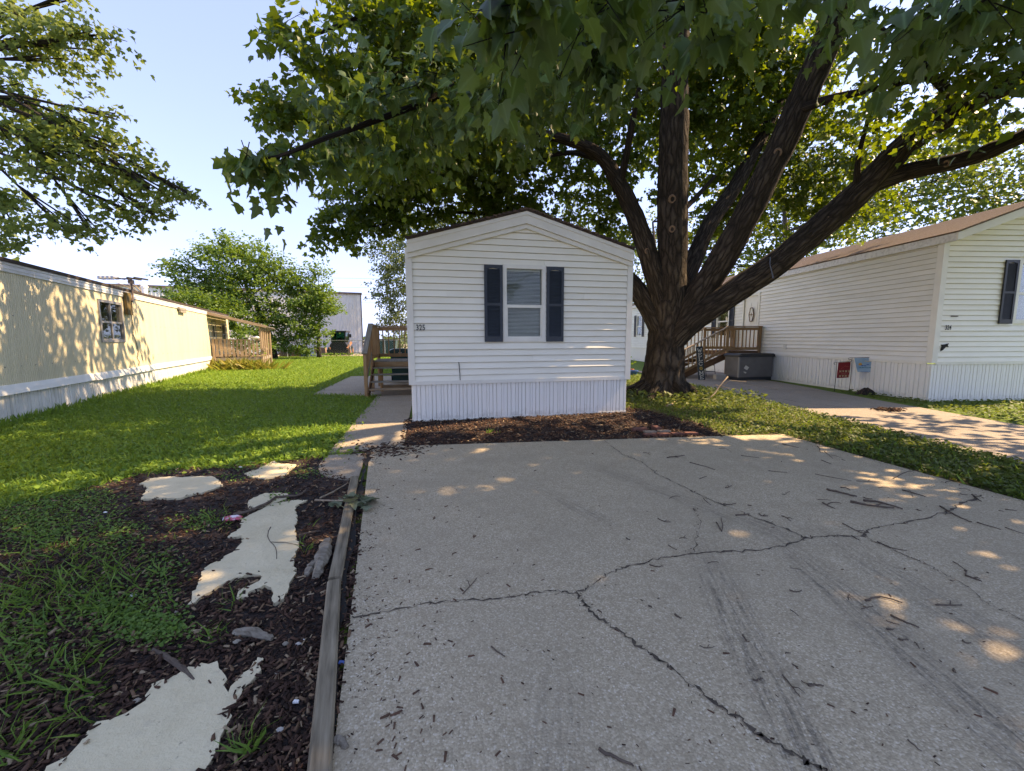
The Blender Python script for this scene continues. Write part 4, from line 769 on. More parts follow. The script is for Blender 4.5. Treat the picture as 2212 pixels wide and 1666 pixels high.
# loose bricks at the bed corner
bi = MB().box(-.10, .10, -.05, .05, -.03, .03).mesh('brick'); bi.materials.append(m_brick); bp_ = MB().box(-.10, .10, -.05, .05, -.03, .03).mesh('brick'); bp_.materials.append(m_brickp)
a = A5 - R(5)
for k in range(4): tag(link('brick', bi, None, None, (2.22 + k * .235 * math.cos(a), 6.53 + k * .235 * math.sin(a) - .02, .0), (0, 0, a + random.uniform(-.04, .04))), 'flat red brick in the row along the drive edge', 'brick', 'bricks laid along the drive edge')
for k in range(2): tag(link('brick', bp_, None, None, (2.28 + k * .25, 6.69 + k * .04, .004), (0, 0, a + random.uniform(-.05, .05))), 'pale worn brick laid flat behind the red brick row', 'brick', 'pale bricks behind the row')
tag(link('brick', bi, None, None, (2.16, 6.86, .022), (R(4), 0, a + .06), (1.25, 1, 1)), 'red brick lying lengthwise on the mulch', 'brick'); tag(link('brick', bi, None, None, (2.47, 6.93, .03), (0, 0, a + R(88))), 'red brick set end-on, standing above the paler bricks', 'brick')

# ------------------------------------------------------------------ beyond the lawn
mbd = thing('metal_building', 'tall white ribbed steel building with brown corner trim beyond the fence', 'building', (-18.6, 51.5, 0), R(22))
BH = 7.05
MB().box(-44, 0, .05, 25, 0, BH).build('shell', m_metalw, mbd)
_pn = MB(); q = .31; prf = [(0, 0), (.02, -.10), (.07, -.10), (.08, 0), (.31, 0)]; wd = .93
pp = [(x + i * .31, y) for i in range(3) for x, y in prf[:-1]] + [(.93, 0)]
_pn = MB().add([(x, y, z) for x, y in pp for z in (0, BH)], [(2 * i, 2 * i + 2, 2 * i + 3, 2 * i + 1) for i in range(len(pp) - 1)]).mesh('steel_panel'); _pn.materials.append(m_metalw)
for k in range(46): link('steel_panel', _pn, None, mbd, loc=(-.45 - (k + 1) * .94, 0, 0))
MB().box(-.44, .06, -.09, .10, 0, BH).build('corner_trim', m_metalw, mbd); MB().box(.0, .12, -.12, .05, 0, BH + .05).build('downspout', m_bronze, mbd); MB().box(-44.2, .2, -.2, .1, BH, BH + .22).build('gutter', m_bronze, mbd)
MB().box(-44.2, .2, .1, 25, BH, BH + .2).build('roof', m_galv, mbd)
# chain link fence
fe = thing('chain_link_fence', 'galvanised chain link fence with a leaning post across the back of the lawn', 'fence', (-30, 38.2, 0), R(3.0))
FLn = 45
for k in range(16):
    lean = .35 if k == 5 else 0; MB().tube([(k * 3.0, 0, -.1), (k * 3.0 - lean, 0, 1.52)], .035, 8).build('fence_post', m_galv, fe)
MB().tube([(0, 0, 1.5), (FLn, 0, 1.5)], .024, 6).build('top_rail', m_galv, fe)
mb = MB(); n = int(FLn / .16)
for k in range(n):
    x = k * .16
    for dx in (1.5, -1.5):
        x1 = x + dx; a_, b_ = (x, 0.02), (x1, 1.48)
        if 0 <= x1 <= FLn: mb.add([(x - .004, 0, .02), (x + .004, 0, .02), (x1 + .004, 0, 1.48), (x1 - .004, 0, 1.48)], [(0, 1, 2, 3)])
wm = mb.build('wire_mesh', m_galv, fe); wm['kind'] = 'stuff'
# skid steer
sk = thing('skid_steer', 'dark skid steer loader with teal glass cab parked in front of the steel building', 'loader', (-17.85, 43.2, 0), R(10)); sk.scale = (1.15, 1.15, 1.15)
MB().prism([(-.75, .45), (.75, .45), (.72, .9), (.55, 1.15), (-.55, 1.15), (-.72, .9)][::-1], -.9, 1.0).build('body', m_blackm, sk)
MB().box(-.62, -.50, -.8, -.7, 1.15, 2.0).box(.50, .62, -.8, -.7, 1.15, 2.0).box(-.62, -.50, .6, .7, 1.15, 2.0).box(.50, .62, .6, .7, 1.15, 2.0).box(-.68, .68, -.9, .8, 2.0, 2.14).build('cab_frame', m_blackm, sk)
MB().box(-.5, .5, -.76, -.74, 1.1, 2.0).build('windscreen', m_teal, sk); MB().box(-.6, -.58, -.7, .6, 1.15, 2.0).build('side_pane', m_teal, sk); MB().box(.58, .6, -.7, .6, 1.15, 2.0).build('side_pane', m_teal, sk); MB().box(-.5, .5, .62, .64, 1.15, 2.0).build('rear_pane', m_teal, sk)
MB().box(-.25, .25, -.1, .35, 1.1, 1.55).build('seat', m_blackm, sk)
for s in (-1, 1):
    MB().box(s * 1.0 - .09, s * 1.0 + .09, -.8, -.74, 1.55, 1.85).build('mirror', m_blackm, sk); MB().bar((s * .62, -.78, 1.9), (s * .98, -.78, 1.82), .03, .03).build('mirror_arm', m_blackm, sk)
    MB().bar((s * .74, .9, 1.1), (s * .74, -1.0, .55), .14, .2).build('lift_arm', m_rust, sk)
    for y in (-.55, .55):
        wl = MB().tube([(s * .68, y, .36), (s * .92, y, .36)], .37, 16).build('wheel', m_tyre, sk); MB().tube([(s * .70, y, .36), (s * .935, y, .36)], .2, 12).build('rim', m_rust, wl)
MB().prism([(-.9, .12), (.9, .12), (.9, .5), (-.9, .5)][::-1], -1.35, -1.3).box(-.9, .9, -1.35, -.95, .06, .12).box(-.9, -.86, -1.34, -.95, .1, .45).box(.86, .9, -1.34, -.95, .1, .45).build('bucket', m_iron, sk)
def crate(loc, rz, w_, d_, h_, m_, label):
    t = thing('wooden_crate', label, 'crate', loc, rz); n = max(2, int(h_ / .15))
    MB().box(.02, w_ - .02, .02, d_ - .02, 0, h_ - .02).build('core', m_, t)
    for k in range(n): plank('slat', (0, 0, (k + .5) * h_ / n), (w_, 0, (k + .5) * h_ / n), .03, h_ / n * .9, m_, t); plank('slat', (0, .01, (k + .5) * h_ / n), (0, d_, (k + .5) * h_ / n), .03, h_ / n * .9, m_, t)
    return t
crate((-20.7, 43.3, -.02), R(8), 1.0, 1.0, .78, m_carton, 'square plywood crate between the blue tarp and the loader')
crate((-16.0, 44.4, -.02), R(8), 1.1, .8, 1.0, m_rust, 'rusty orange crate behind the right side of the loader')
def pile(loc, n, m_, label, L_=2.2):
    t = thing('lumber_pile', label, 'lumber', loc, R(5))
    for k in range(n): plank('board', (random.uniform(-.2, .2), (k % 4) * .24, .07 + (k // 4) * .13), (L_ + random.uniform(-.2, .2), (k % 4) * .24 + random.uniform(-.1, .1), .07 + (k // 4) * .13), .2, .11, m_, t)
pile((-22.4, 39.7, -.02), 24, m_woodd, 'dark stack of old timbers behind the fence under the trees'); pile((-19.2, 42.3, -.02), 8, m_woodp, 'low heap of tan boards left of the loader', 1.3)
tp = [(math.cos(a) * r, math.sin(a) * r * .6, h) for r, h in ((.95, 0), (.8, .2), (.5, .36), (.15, .42)) for a in [2 * math.pi * k / 12 for k in range(12)]]
tp = [(x + random.uniform(-.07, .07), y + random.uniform(-.07, .07), max(-.02, z + random.uniform(-.06, .06)) if i >= 12 else -.03) for i, (x, y, z) in enumerate(tp)]
tag(MB().add(tp, [(r * 12 + k, r * 12 + (k + 1) % 12, r * 12 + 12 + (k + 1) % 12, r * 12 + 12 + k) for r in range(3) for k in range(12)] + [tuple(range(36, 48))]).build('tarp_heap', m_blue, loc=(-19.6, 39.9, 0)), 'crumpled blue tarp heaped on the gravel behind the fence', 'tarp')
tag(MB().box(-.3, .3, -.25, .25, -.03, .58).box(-.33, .33, -.28, .28, .55, .62).build('metal_tub', m_galv, loc=(-13.9, 40.2, 0)), 'grey metal tub standing behind the fence near the steps', 'tub')
dm = thing('dumpster', 'dark green dumpster with sloping lid beyond the fence', 'dumpster', (-12.4, 41.5, 0), R(6)); MB().prism([(-.75, .1), (.75, .1), (.85, 1.45), (-.85, 1.45)][::-1], -.6, .6).build('body', m_binG, dm); MB().prism([(-.88, 1.45), (.88, 1.45), (.88, 1.55), (-.88, 1.62)][::-1], -.65, .65).build('lid', m_blackm, dm)
for x in (-.6, .6): MB().box(x - .08, x + .08, -.3, .3, -.03, .1).build('foot', m_iron, dm)
def car(loc, rz, label, m_):
    t = thing('parked_car', label, 'car', loc, rz, None)
    MB().prism([(-2.2, .35), (2.2, .35), (2.25, .7), (2.1, .95), (1.1, 1.0), (-1.5, 1.0), (-2.2, .92)][::-1], -.85, .85).build('body', m_, t); MB().prism([(-1.5, 1.0), (1.05, 1.0), (.45, 1.42), (-1.0, 1.42)][::-1], -.74, .74).build('cabin', m_, t)
    for s in (-1, 1):
        MB().prism([(-1.3, 1.03), (.85, 1.03), (.4, 1.37), (-.95, 1.37)][::-1], s * .745 - .004, s * .745 + .004).build('window', m_dark, t)
        for x in (-1.35, 1.35): wl = MB().tube([(x, s * .70, .32), (x, s * .88, .32)], .32, 16).build('wheel', m_tyre, t); MB().tube([(x, s * .71, .32), (x, s * .89, .32)], .19, 10).build('rim', m_galv, wl)
    MB().box(2.2, 2.27, -.7, -.4, .68, .82).box(2.2, 2.27, .4, .7, .68, .82).build('lamp', m_white, t)
car((-18.6, 59, -.02), R(4), 'maroon car parked on the gravel lot beyond the fence', m_maroon); car((-22.5, 66, -.02), R(4), 'white car parked on the gravel behind the maroon one', m_carw)
# overhead wires far off (poles stand out of view, behind the trees and the building)
for i, x in enumerate((-52, 26)):
    po = thing('utility_pole', ('utility pole standing beyond the steel building' if i == 0 else 'utility pole standing behind the far trees'), 'pole', (x, 95, 0)); MB().tube([(0, 0, -.2), (0, 0, 17.0)], [.2, .13], 8).build('shaft', m_woodd, po); MB().bar((-1, 0, 15.9), (1, 0, 15.9), .12, .12).build('crossarm', m_woodd, po)
for z, lab in ((15.7, 'topmost thin overhead wire'), (13.7, 'second overhead wire from the top'), (12.1, 'third overhead wire from the top'), (10.4, 'fourth overhead wire from the top'), (6.75, 'upper of the two close low wires'), (6.45, 'lower of the two close low wires')):
    tag(MB().tube([(-52 + 78 * k / 12, 95, z - .6 * (1 - (k / 6 - 1) ** 2)) for k in range(13)], .022, 4).build('overhead_wire', m_iron), lab + ' crossing the sky between far trees', 'wire', None)
# ------------------------------------------------------------------ foliage
def unit(a): return a / np.maximum(np.linalg.norm(a, axis=1, keepdims=True), 1e-6)
def tmpl(half, center, fold=.18, droop=.25):
    out = half + [(-x, y) for x, y in half[::-1] if x > 1e-6]; v = [(center[0], center[1])] + out; n = len(out)
    V = np.array([(x, y, fold * abs(x) - droop * y * y) for x, y in v], float); T = np.array([(0, i + 1, (i + 1) % n + 1) for i in range(n)], int); return V, T
LF_NEAR = tmpl([(0, 0), (.20, -.06), (.50, .06), (.40, .24), (.60, .52), (.34, .50), (.26, .60), (.20, .78), (0, 1.02)], (0, .34))
def quadt(pts, faces): return np.array(pts, float), np.array(faces, int)
LF_MID = quadt([(0, 0, 0), (.48, .08, .06), (.50, .52, .0), (.2, .58, -.06), (0, 1, -.25), (-.2, .58, -.06), (-.50, .52, 0), (-.48, .08, .06)], [(0, 1, 3), (1, 2, 3), (0, 3, 5), (3, 4, 5), (0, 5, 7), (5, 6, 7)])
LF_FAR = quadt([(0, 0, 0), (.42, .45, .05), (0, 1, -.15), (-.42, .45, .05)], [(0, 1, 2), (0, 2, 3)])
def place(t, pos, tip, nrm, size, r=None, curl=False):
    V, T = t; N = len(pos); zs_ = rng.normal(1.1, 1.0, (N, 1, 1)) if curl else 1.0; xs_ = rng.uniform(.72, 1.12, (N, 1, 1)) if curl else 1.0; tip = unit(tip); nrm = nrm - tip * np.sum(nrm * tip, 1, keepdims=True); nrm = unit(nrm); sd = np.cross(tip, nrm)
    W = pos[:, None, :] + size[:, None, None] * (xs_ * V[None, :, 0:1] * sd[:, None, :] + V[None, :, 1:2] * tip[:, None, :] + zs_ * V[None, :, 2:3] * nrm[:, None, :])
    k = len(V); TT = T[None] + (np.arange(N) * k)[:, None, None]; r = rng.random(N) if r is None else r
    return W.reshape(-1, 3), TT.reshape(-1, 3), np.repeat(r, k)
def merge(parts):
    Vs, Ts, Rs = [], [], []; n = 0
    for V, T, r in parts: Vs.append(V); Ts.append(T + n); Rs.append(r); n += len(V)
    return np.concatenate(Vs), np.concatenate(Ts), np.concatenate(Rs)
def spray(c, d, L, n, size, t, spread=.10, droop=.55, flat=.55, rbase=None):
    """n leaves on each of the twigs c + s*d"""
    Mn = len(c); d = unit(d); c = np.repeat(c, n, 0); dd = np.repeat(d, n, 0); s = rng.uniform(.1, 1.05, (Mn * n, 1)); LL = np.repeat(L * rng.uniform(.6, 1.3, (Mn, 1)), n, 0)
    up = np.array([[0, 0, 1.0]]); sd = unit(np.cross(dd, up) + 1e-4); sg = rng.choice([-1, 1], (Mn * n, 1))
    pos = c + dd * LL * s + sd * sg * rng.uniform(.2, 1, (Mn * n, 1)) * spread + rng.normal(0, spread * .35, (Mn * n, 3)); pos[:, 2] -= (.22 * LL * s * s)[:, 0]
    tip = dd * .6 + sd * sg * rng.uniform(.2, 1.1, (Mn * n, 1)) - up * droop * rng.uniform(.2, 1.6, (Mn * n, 1)) + rng.normal(0, .35, (Mn * n, 3))
    nrm = up + rng.normal(0, flat, (Mn * n, 3)); sz = size * rng.uniform(.6, 1.25, Mn * n)
    r = np.clip(np.repeat(rng.random(Mn), n) * .6 + rng.random(Mn * n) * .4, 0, 1)
    return place(t, pos, tip, nrm, sz, r, True)
def ell(c, rad, n, shell=2.4):
    v = unit(rng.normal(size=(n, 3))); r = rng.random((n, 1)) ** (1 / shell); return np.array(c) + v * r * np.array(rad), v
def twigs(mb, c, d, L, r=.0045):
    for p, q in zip(c, unit(d)):
        a = Vector(p) - Vector(q) * .03; b = Vector(p) + Vector(q) * L * .5 - Vector((0, 0, .04)); e = Vector(p) + Vector(q) * L * .85 - Vector((0, 0, .17 * L)); mb.tube([a, b, e], [r, r * .7, r * .3], 3, False, uv=True)
def smooth_path(pts, rad, sub=5):
    P_ = [np.array(p, float) for p in pts]; out, ro = [], []
    for i in range(len(P_) - 1):
        p0, p1, p2, p3 = P_[max(i - 1, 0)], P_[i], P_[i + 1], P_[min(i + 2, len(P_) - 1)]
        for k in range(sub):
            t = k / sub; out.append(.5 * ((2 * p1) + (-p0 + p2) * t + (2 * p0 - 5 * p1 + 4 * p2 - p3) * t * t + (-p0 + 3 * p1 - 3 * p2 + p3) * t ** 3)); ro.append(rad[i] + (rad[i + 1] - rad[i]) * t)
    out.append(P_[-1]); ro.append(rad[-1]); return out, ro
# --- the big maple
mp_ = thing('maple_tree', 'big spreading maple with dark ridged trunk and heavy limbs over the drive', 'tree', (4.15, 11.25, 0))
mo = Vector((4.15, 11.25, 0))
def limb(pts, n=14, sub=6, rough=.05, name='limb', px=True):
    pp, rr = smooth_path([(P(a, b, Y) - np.array(mo)) for a, b, Y, r in pts], [q[3] for q in pts], sub)
    MB().tube(pp, rr, n, True, rough, uv=True).build(name, m_bark, mp_, True); return [(p + np.array(mo), r_) for p, r_ in zip(pp, rr)]
# trunk with buttressed flare
tb = MB(); tb.uv = {}; n = 48; prof = []
for i in range(40):
    z = -.1 + i * .068; r = .455 + .40 * math.exp(-max(z, 0) / .28) + .03 * math.sin(z * 2.1); prof.append((z, r))
for i, (z, r) in enumerate(prof):
    cx = (z - 1.2) * .03 + .02; fl = math.exp(-max(z, 0) / .35)
    for k in range(n):
        a = 2 * math.pi * k / n; rr = r * (1 + fl * .20 * math.sin(5 * a + .8) + fl * .10 * math.sin(9 * a) + .045 * math.sin(11 * a + 2.5 * math.sin(z * 1.6)) + .03 * math.sin(19 * a + z * 1.5) + random.uniform(-.018, .018))
        tb.v.append((cx + rr * math.cos(a), rr * math.sin(a), z)); tb.uv[len(tb.v) - 1] = (k / n, z)
for i in range(39):
    for k in range(n): a = i * n + k; b = i * n + (k + 1) % n; tb.f.append((a, b, b + n, a + n))
tb.f.append(tuple(39 * n + k for k in range(n))); tb.build('trunk', m_bark, mp_, True)
for a0, L_ in ((-2.2, 1.1), (-1.2, .9), (.1, 1.0), (2.9, 1.2), (3.6, 1.0)):
    d = Vector((math.cos(a0), math.sin(a0), 0)); MB().tube([d * .4 + Vector((0, 0, .32)), d * .75 + Vector((0, 0, .13)), d * L_ + Vector((0, 0, .03)), d * (L_ + .45) + Vector((0, 0, -.07))], [.2, .15, .09, .04], 10, True, .1, uv=True).build('root', m_bark, mp_, True)
LA = limb([(1430, 720, 11.2, .27), (1388, 645, 11.4, .25), (1350, 602, 11.8, .25), (1250, 545, 12.6, .22), (1130, 490, 13.3, .19), (1062, 452, 13.6, .17), (1015, 405, 13.8, .13), (965, 362, 13.9, .08)])
LB = limb([(1432, 680, 11.2, .22), (1403, 560, 11.1, .25), (1370, 465, 11, .22), (1332, 388, 10.8, .19), (1288, 330, 10.5, .15), (1200, 296, 10, .1), (1090, 283, 9.5, .06), (1000, 270, 9, .03)])
LC = limb([(1447, 690, 11.2, .38), (1452, 560, 11.1, .37), (1452, 430, 10.9, .37), (1455, 300, 10.6, .34), (1458, 160, 10.2, .29), (1465, 20, 9.8, .25), (1470, -150, 9, .2), (1400, -500, 7, .1)])
LD = limb([(1470, 630, 11.4, .26), (1530, 490, 12, .22), (1590, 400, 12.6, .2), (1680, 230, 13.2, .15), (1730, 120, 13.5, .08)])
LE = limb([(1455, 735, 11.2, .34), (1488, 665, 11, .32), (1540, 592, 10.8, .33), (1610, 470, 10.4, .31), (1680, 330, 10, .29), (1740, 200, 9.6, .285), (1790, 80, 9.2, .27), (1815, -20, 8.9, .26), (1850, -250, 8, .22), (1700, -700, 6, .1)])
LFm = limb([(1448, 745, 11.1, .30), (1496, 692, 10.85, .32), (1570, 642, 10.6, .32), (1680, 567, 10.2, .30), (1790, 475, 9.8, .29), (1880, 392, 9.4, .27), (1960, 310, 9, .24), (2080, 230, 8.5, .21), (2212, 165, 8, .18), (2450, 60, 7, .1)])
LG = limb([(1870, 405, 9.45, .19), (1960, 372, 9.1, .17), (2060, 350, 8.7, .16), (2140, 325, 8.3, .145), (2260, 270, 8, .12), (2500, 150, 7.5, .08)])
B = []
for pts in ([(1340, 400, 10.8, .1), (1360, 300, 10.2, .08), (1380, 190, 9.6, .05)], [(1300, 345, 10.5, .08), (1220, 330, 11, .06), (1120, 360, 11.5, .03)], [(1458, 470, 10.9, .09), (1500, 430, 11.3, .07), (1545, 380, 12, .04)], [(1720, 240, 9.7, .12), (1790, 215, 9, .09), (1900, 190, 8.2, .05), (2000, 170, 7.5, .03)],
            [(1850, 420, 9.5, .08), (1855, 340, 9.2, .05), (1880, 240, 8.8, .03)], [(1458, 130, 10.1, .12), (1330, 60, 7.5, .08), (1150, 90, 5, .05), (950, 205, 4.1, .03), (700, 300, 3.8, .02), (600, 338, 3.65, .012), (520, 348, 3.55, .005)], [(1460, 60, 9.9, .12), (1250, -80, 7.5, .09), (950, -20, 6.2, .05), (720, 60, 6, .025), (600, 110, 5.9, .012)],
            [(1815, -20, 8.9, .12), (1600, -220, 5.5, .08), (1350, -250, 3, .04), (1200, -60, 2.0, .014), (1150, 40, 1.75, .006)], [(1830, -80, 8.6, .1), (2000, -200, 6, .07), (2200, -100, 3.4, .03), (2110, 10, 2.4, .01)], [(1015, 405, 13.8, .08), (900, 430, 13.6, .05), (780, 455, 13.2, .025)], [(1062, 452, 13.6, .09), (1080, 380, 13.5, .06), (1120, 330, 13, .03)], [(1130, 490, 13.3, .07), (1040, 462, 13, .05), (930, 465, 12.6, .03), (760, 500, 12.2, .015)],
            [(965, 362, 13.9, .07), (860, 310, 13, .05), (740, 290, 12, .03)], [(1090, 283, 9.5, .05), (950, 230, 8, .04), (800, 200, 7, .02)], [(1680, 230, 13.2, .08), (1780, 250, 13.5, .05), (1850, 330, 13.6, .03)], [(2080, 230, 8.5, .1), (2000, 150, 7, .06), (1900, 60, 5.5, .03)], [(1470, -150, 9, .12), (1300, -400, 9, .08), (1000, -350, 9.5, .05)], [(1850, -250, 8, .12), (2100, -400, 7, .07)]):
    B.append(limb(pts, 8, 5, .05, 'branch'))
def scr(p): q = p - CAM; return 1106 + F * (q @ rt) / (q @ fw), 833 - F * (q @ up_) / (q @ fw)
for (L_, b, rad) in ((LC, 427, .13), (LC, 485, .11), (LE, 341, .12), (LB, 548, .09), (LG, 352, .08), (LFm, 470, .09)):
    pt, pr = min(L_, key=lambda e: abs(scr(e[0])[1] - b)); c = Vector(pt) - mo; ax = (Vector(CAM) - mo - c).normalized(); c = c + ax * pr * .93; s1 = ax.cross(Vector((0, 0, 1))).normalized(); s2 = s1.cross(ax)
    ring = [c + (s1 * math.cos(t) * .8 + s2 * math.sin(t)) * rad * .62 for t in [2 * math.pi * k / 16 for k in range(17)]]
    sc_ = MB().tube(ring, rad * .24, 8, False).build('branch_scar', m_scar, mp_, True); MB().add([p - ax * .01 for p in ring[:-1]], [tuple(range(16))]).build('scar_core', m_bark, sc_)
tag(MB().tube([P(1664, 556, 9.95), P(1663, 572, 9.93), P(1668, 590, 9.93), P(1670, 601, 9.93)], [.014, .012, .014, .022], 6).build('hanging_strap', m_rope), 'short blue-grey strap hanging from the low right limb of the maple', 'strap')
# foliage lobes: (u, v, Y, half width px, half height px, depth m, twigs, detail)
LOB = [  # overhead, close to the eye
 (1135, 20, 1.75, 95, 60, .25, 8, 0), (1290, -20, 1.9, 130, 40, .35, 9, 0), (1480, 10, 2.2, 120, 45, .4, 9, 0), (1700, -30, 2.4, 180, 40, .4, 9, 0), (2080, 10, 2.5, 170, 60, .4, 13, 0), (1110, 80, 2.2, 60, 50, .25, 4, 0),
 # near sprays
 (1100, 130, 3.4, 150, 95, .6, 23, 1), (1280, 90, 3.2, 130, 85, .6, 21, 1), (900, 190, 4.0, 130, 80, .6, 21, 1), (1450, 0, 3.4, 150, 50, .6, 9, 1), (760, 270, 4.2, 110, 70, .5, 18, 1), (620, 330, 3.9, 90, 38, .35, 9, 1), (530, 350, 3.55, 45, 22, .25, 5, 1), (1000, 222, 4.2, 150, 70, .6, 20, 1), (1190, 200, 4.4, 130, 60, .6, 17, 1),
 (2000, 40, 4.6, 220, 45, .6, 14, 1), (2170, 200, 6.0, 70, 70, .8, 10, 1), (1700, -20, 4.5, 200, 45, .7, 9, 1),
 # mid
 (680, 120, 5.9, 75, 45, .6, 12, 2), (800, 60, 6.3, 130, 80, 1.0, 40, 2), (900, 130, 6.5, 150, 110, 1.0, 52, 2), (1050, 40, 6.5, 200, 90, 1.2, 61, 2), (780, 200, 6.8, 110, 70, .9, 35, 2), (850, 340, 6.6, 120, 55, .8, 35, 2), (1280, 60, 7, 180, 90, 1.3, 40, 2), (1050, 200, 7.5, 170, 90, 1.2, 52, 2),
 (620, 235, 9.5, 70, 38, .8, 22, 3), (700, 290, 9.5, 110, 60, 1.0, 40, 3), (850, 280, 10, 150, 80, 1.4, 70, 3), (1000, 320, 10, 130, 60, 1.2, 50, 3),
 (1950, 190, 8.0, 120, 90, 1.0, 22, 2), (2080, 150, 7, 150, 100, 1.1, 28, 2), (2150, 60, 6.5, 140, 70, 1.1, 22, 2), (1700, 110, 12.4, 130, 100, 1.2, 50, 3), (1560, 120, 12.2, 130, 130, 1.4, 60, 3), (2060, 260, 9.5, 110, 60, 1.0, 26, 3),
 # left crown over the roof
 (900, 410, 12.8, 190, 80, 1.8, 120, 3), (1060, 400, 13.2, 120, 75, 1.8, 80, 3), (780, 455, 12.4, 95, 45, 1.2, 50, 3), (740, 505, 12.0, 60, 25, .8, 18, 3), (1000, 350, 12.5, 170, 60, 1.6, 70, 3), (880, 480, 12.6, 130, 35, 1.0, 34, 3), (1110, 450, 12.8, 60, 45, 1.0, 26, 3), (1080, 280, 11.5, 160, 80, 1.6, 80, 3), (960, 230, 11, 200, 110, 1.8, 110, 3),
 # behind and around the trunk
 (1250, 390, 13.5, 110, 120, 1.8, 80, 3), (1310, 470, 14, 70, 80, 1.2, 40, 3), (1390, 280, 13, 120, 150, 1.8, 90, 3), (1560, 300, 13.8, 110, 150, 1.8, 120, 3), (1640, 190, 13.5, 150, 130, 2, 110, 3), (1640, 420, 14, 110, 90, 1.6, 80, 3), (1760, 330, 13.4, 120, 130, 1.8, 110, 3), (1540, 470, 14.2, 50, 60, 1.2, 24, 3), (1860, 380, 12.5, 90, 70, 1.4, 36, 3), (1500, 180, 13, 120, 120, 1.6, 60, 3), (1800, 470, 13.5, 80, 40, 1.2, 20, 3), (1250, 220, 12.5, 150, 110, 1.6, 80, 3)]
parts = {0: [], 1: [], 2: [], 3: []}; tw = MB()
for (a, b, Y, hu, hv, rd, nt_, q) in LOB:
    c, v = ell(P(a, b, Y), (hu * Y / F, rd, hv * Y / F), nt_, 2.2); d = v * .9 + rng.normal(0, .5 if q > 1 else .28, v.shape); d[:, 2] = d[:, 2] * .45 - .12
    L, nn, sz, t = {0: (.42, 9, .115, LF_NEAR), 1: (.5, 16, .102, LF_NEAR), 2: (.62, 24, .122, LF_MID), 3: (.75, 30, .140, LF_MID)}[q]
    c = c - unit(d) * L * .5
    parts[q].append(spray(c, d, L, nn, sz, t, spread=.11 if q < 2 else .15, droop=.85 if q < 2 else .55)); twigs(tw, c, d, L)
for q in parts:
    V, T, r = merge(parts[q]); me_ = mesh_np('foliage', V - np.array(mo), T, r); o = link('foliage', me_, m_leafN if q < 2 else m_leaf, mp_); o['kind'] = 'stuff'
    if q < 2:
        at_ = me_.attributes.new('mid', 'FLOAT', 'POINT'); k_ = len(LF_NEAR[0]); at_.data.foreach_set('value', np.tile(np.abs(LF_NEAR[0][:, 0]), len(V) // k_).astype(np.float32))
# upper and outer crown (above and beside the view): broader leaf clumps
HI = [((9.3, 3.2, 6.2), (2.2, 3.6, 3.2), 560), ((8.2, 5.2, 8.6), (2.6, 2.6, 2.0), 330), ((10.5, 1.2, 6.6), (2.4, 3.2, 3.0), 420), ((9.8, 6.4, 9.4), (2.8, 1.9, 2.0), 220), ((3, 11, 11.5), (4.5, 3.6, 2.0), 380), ((-1, 11.5, 10.6), (3.6, 3.6, 2.0), 130), ((-2.8, 10, 9.6), (2.6, 2.6, 1.6), 50), ((7.2, 1.6, 8.8), (2.2, 2.8, 1.7), 300), ((5.8, 4.2, 9.8), (2.2, 2.4, 1.1), 90), ((6.8, 2.8, 7.8), (1.5, 1.5, 1.3), 110), ((13.2, 7.6, 6.2), (2.4, 1.8, 1.5), 60), ((12.6, 5.0, 6.0), (1.8, 1.6, 1.8), 80), ((8.6, -.6, 8.0), (2.2, 1.8, 2.2), 200), ((5.5, 14.5, 10), (4, 3, 2.5), 220), ((-3.0, 13.5, 9.4), (2.6, 3, 1.8), 95)]
pr_ = []
for c, rad, k in HI:
    c_, v = ell(c, rad, k, 2.8); d = v * .6 + rng.normal(0, .6, v.shape); d[:, 2] = d[:, 2] * .4 - .1; pr_.append(spray(c_, d, .9, 11, .27, LF_FAR, spread=.26))
V, T, r = merge(pr_); o = link('upper_foliage', mesh_np('upper_foliage', V - np.array(mo), T, r), m_leaf, mp_); o['kind'] = 'stuff'
for v in list(range(len(tw.v))): tw.v[v] = (tw.v[v][0] - mo.x, tw.v[v][1] - mo.y, tw.v[v][2])
o = tw.build('twigs', m_bark, mp_); o['kind'] = 'stuff'
for p0, p1, r in (((3.0, 9, 9), (-1, 10, 9.8), .08), ((6.2, 6, 8), (8.5, 3.5, 8), .1), ((5.5, 6, 8), (4, 1, 7.8), .09)):
    pass

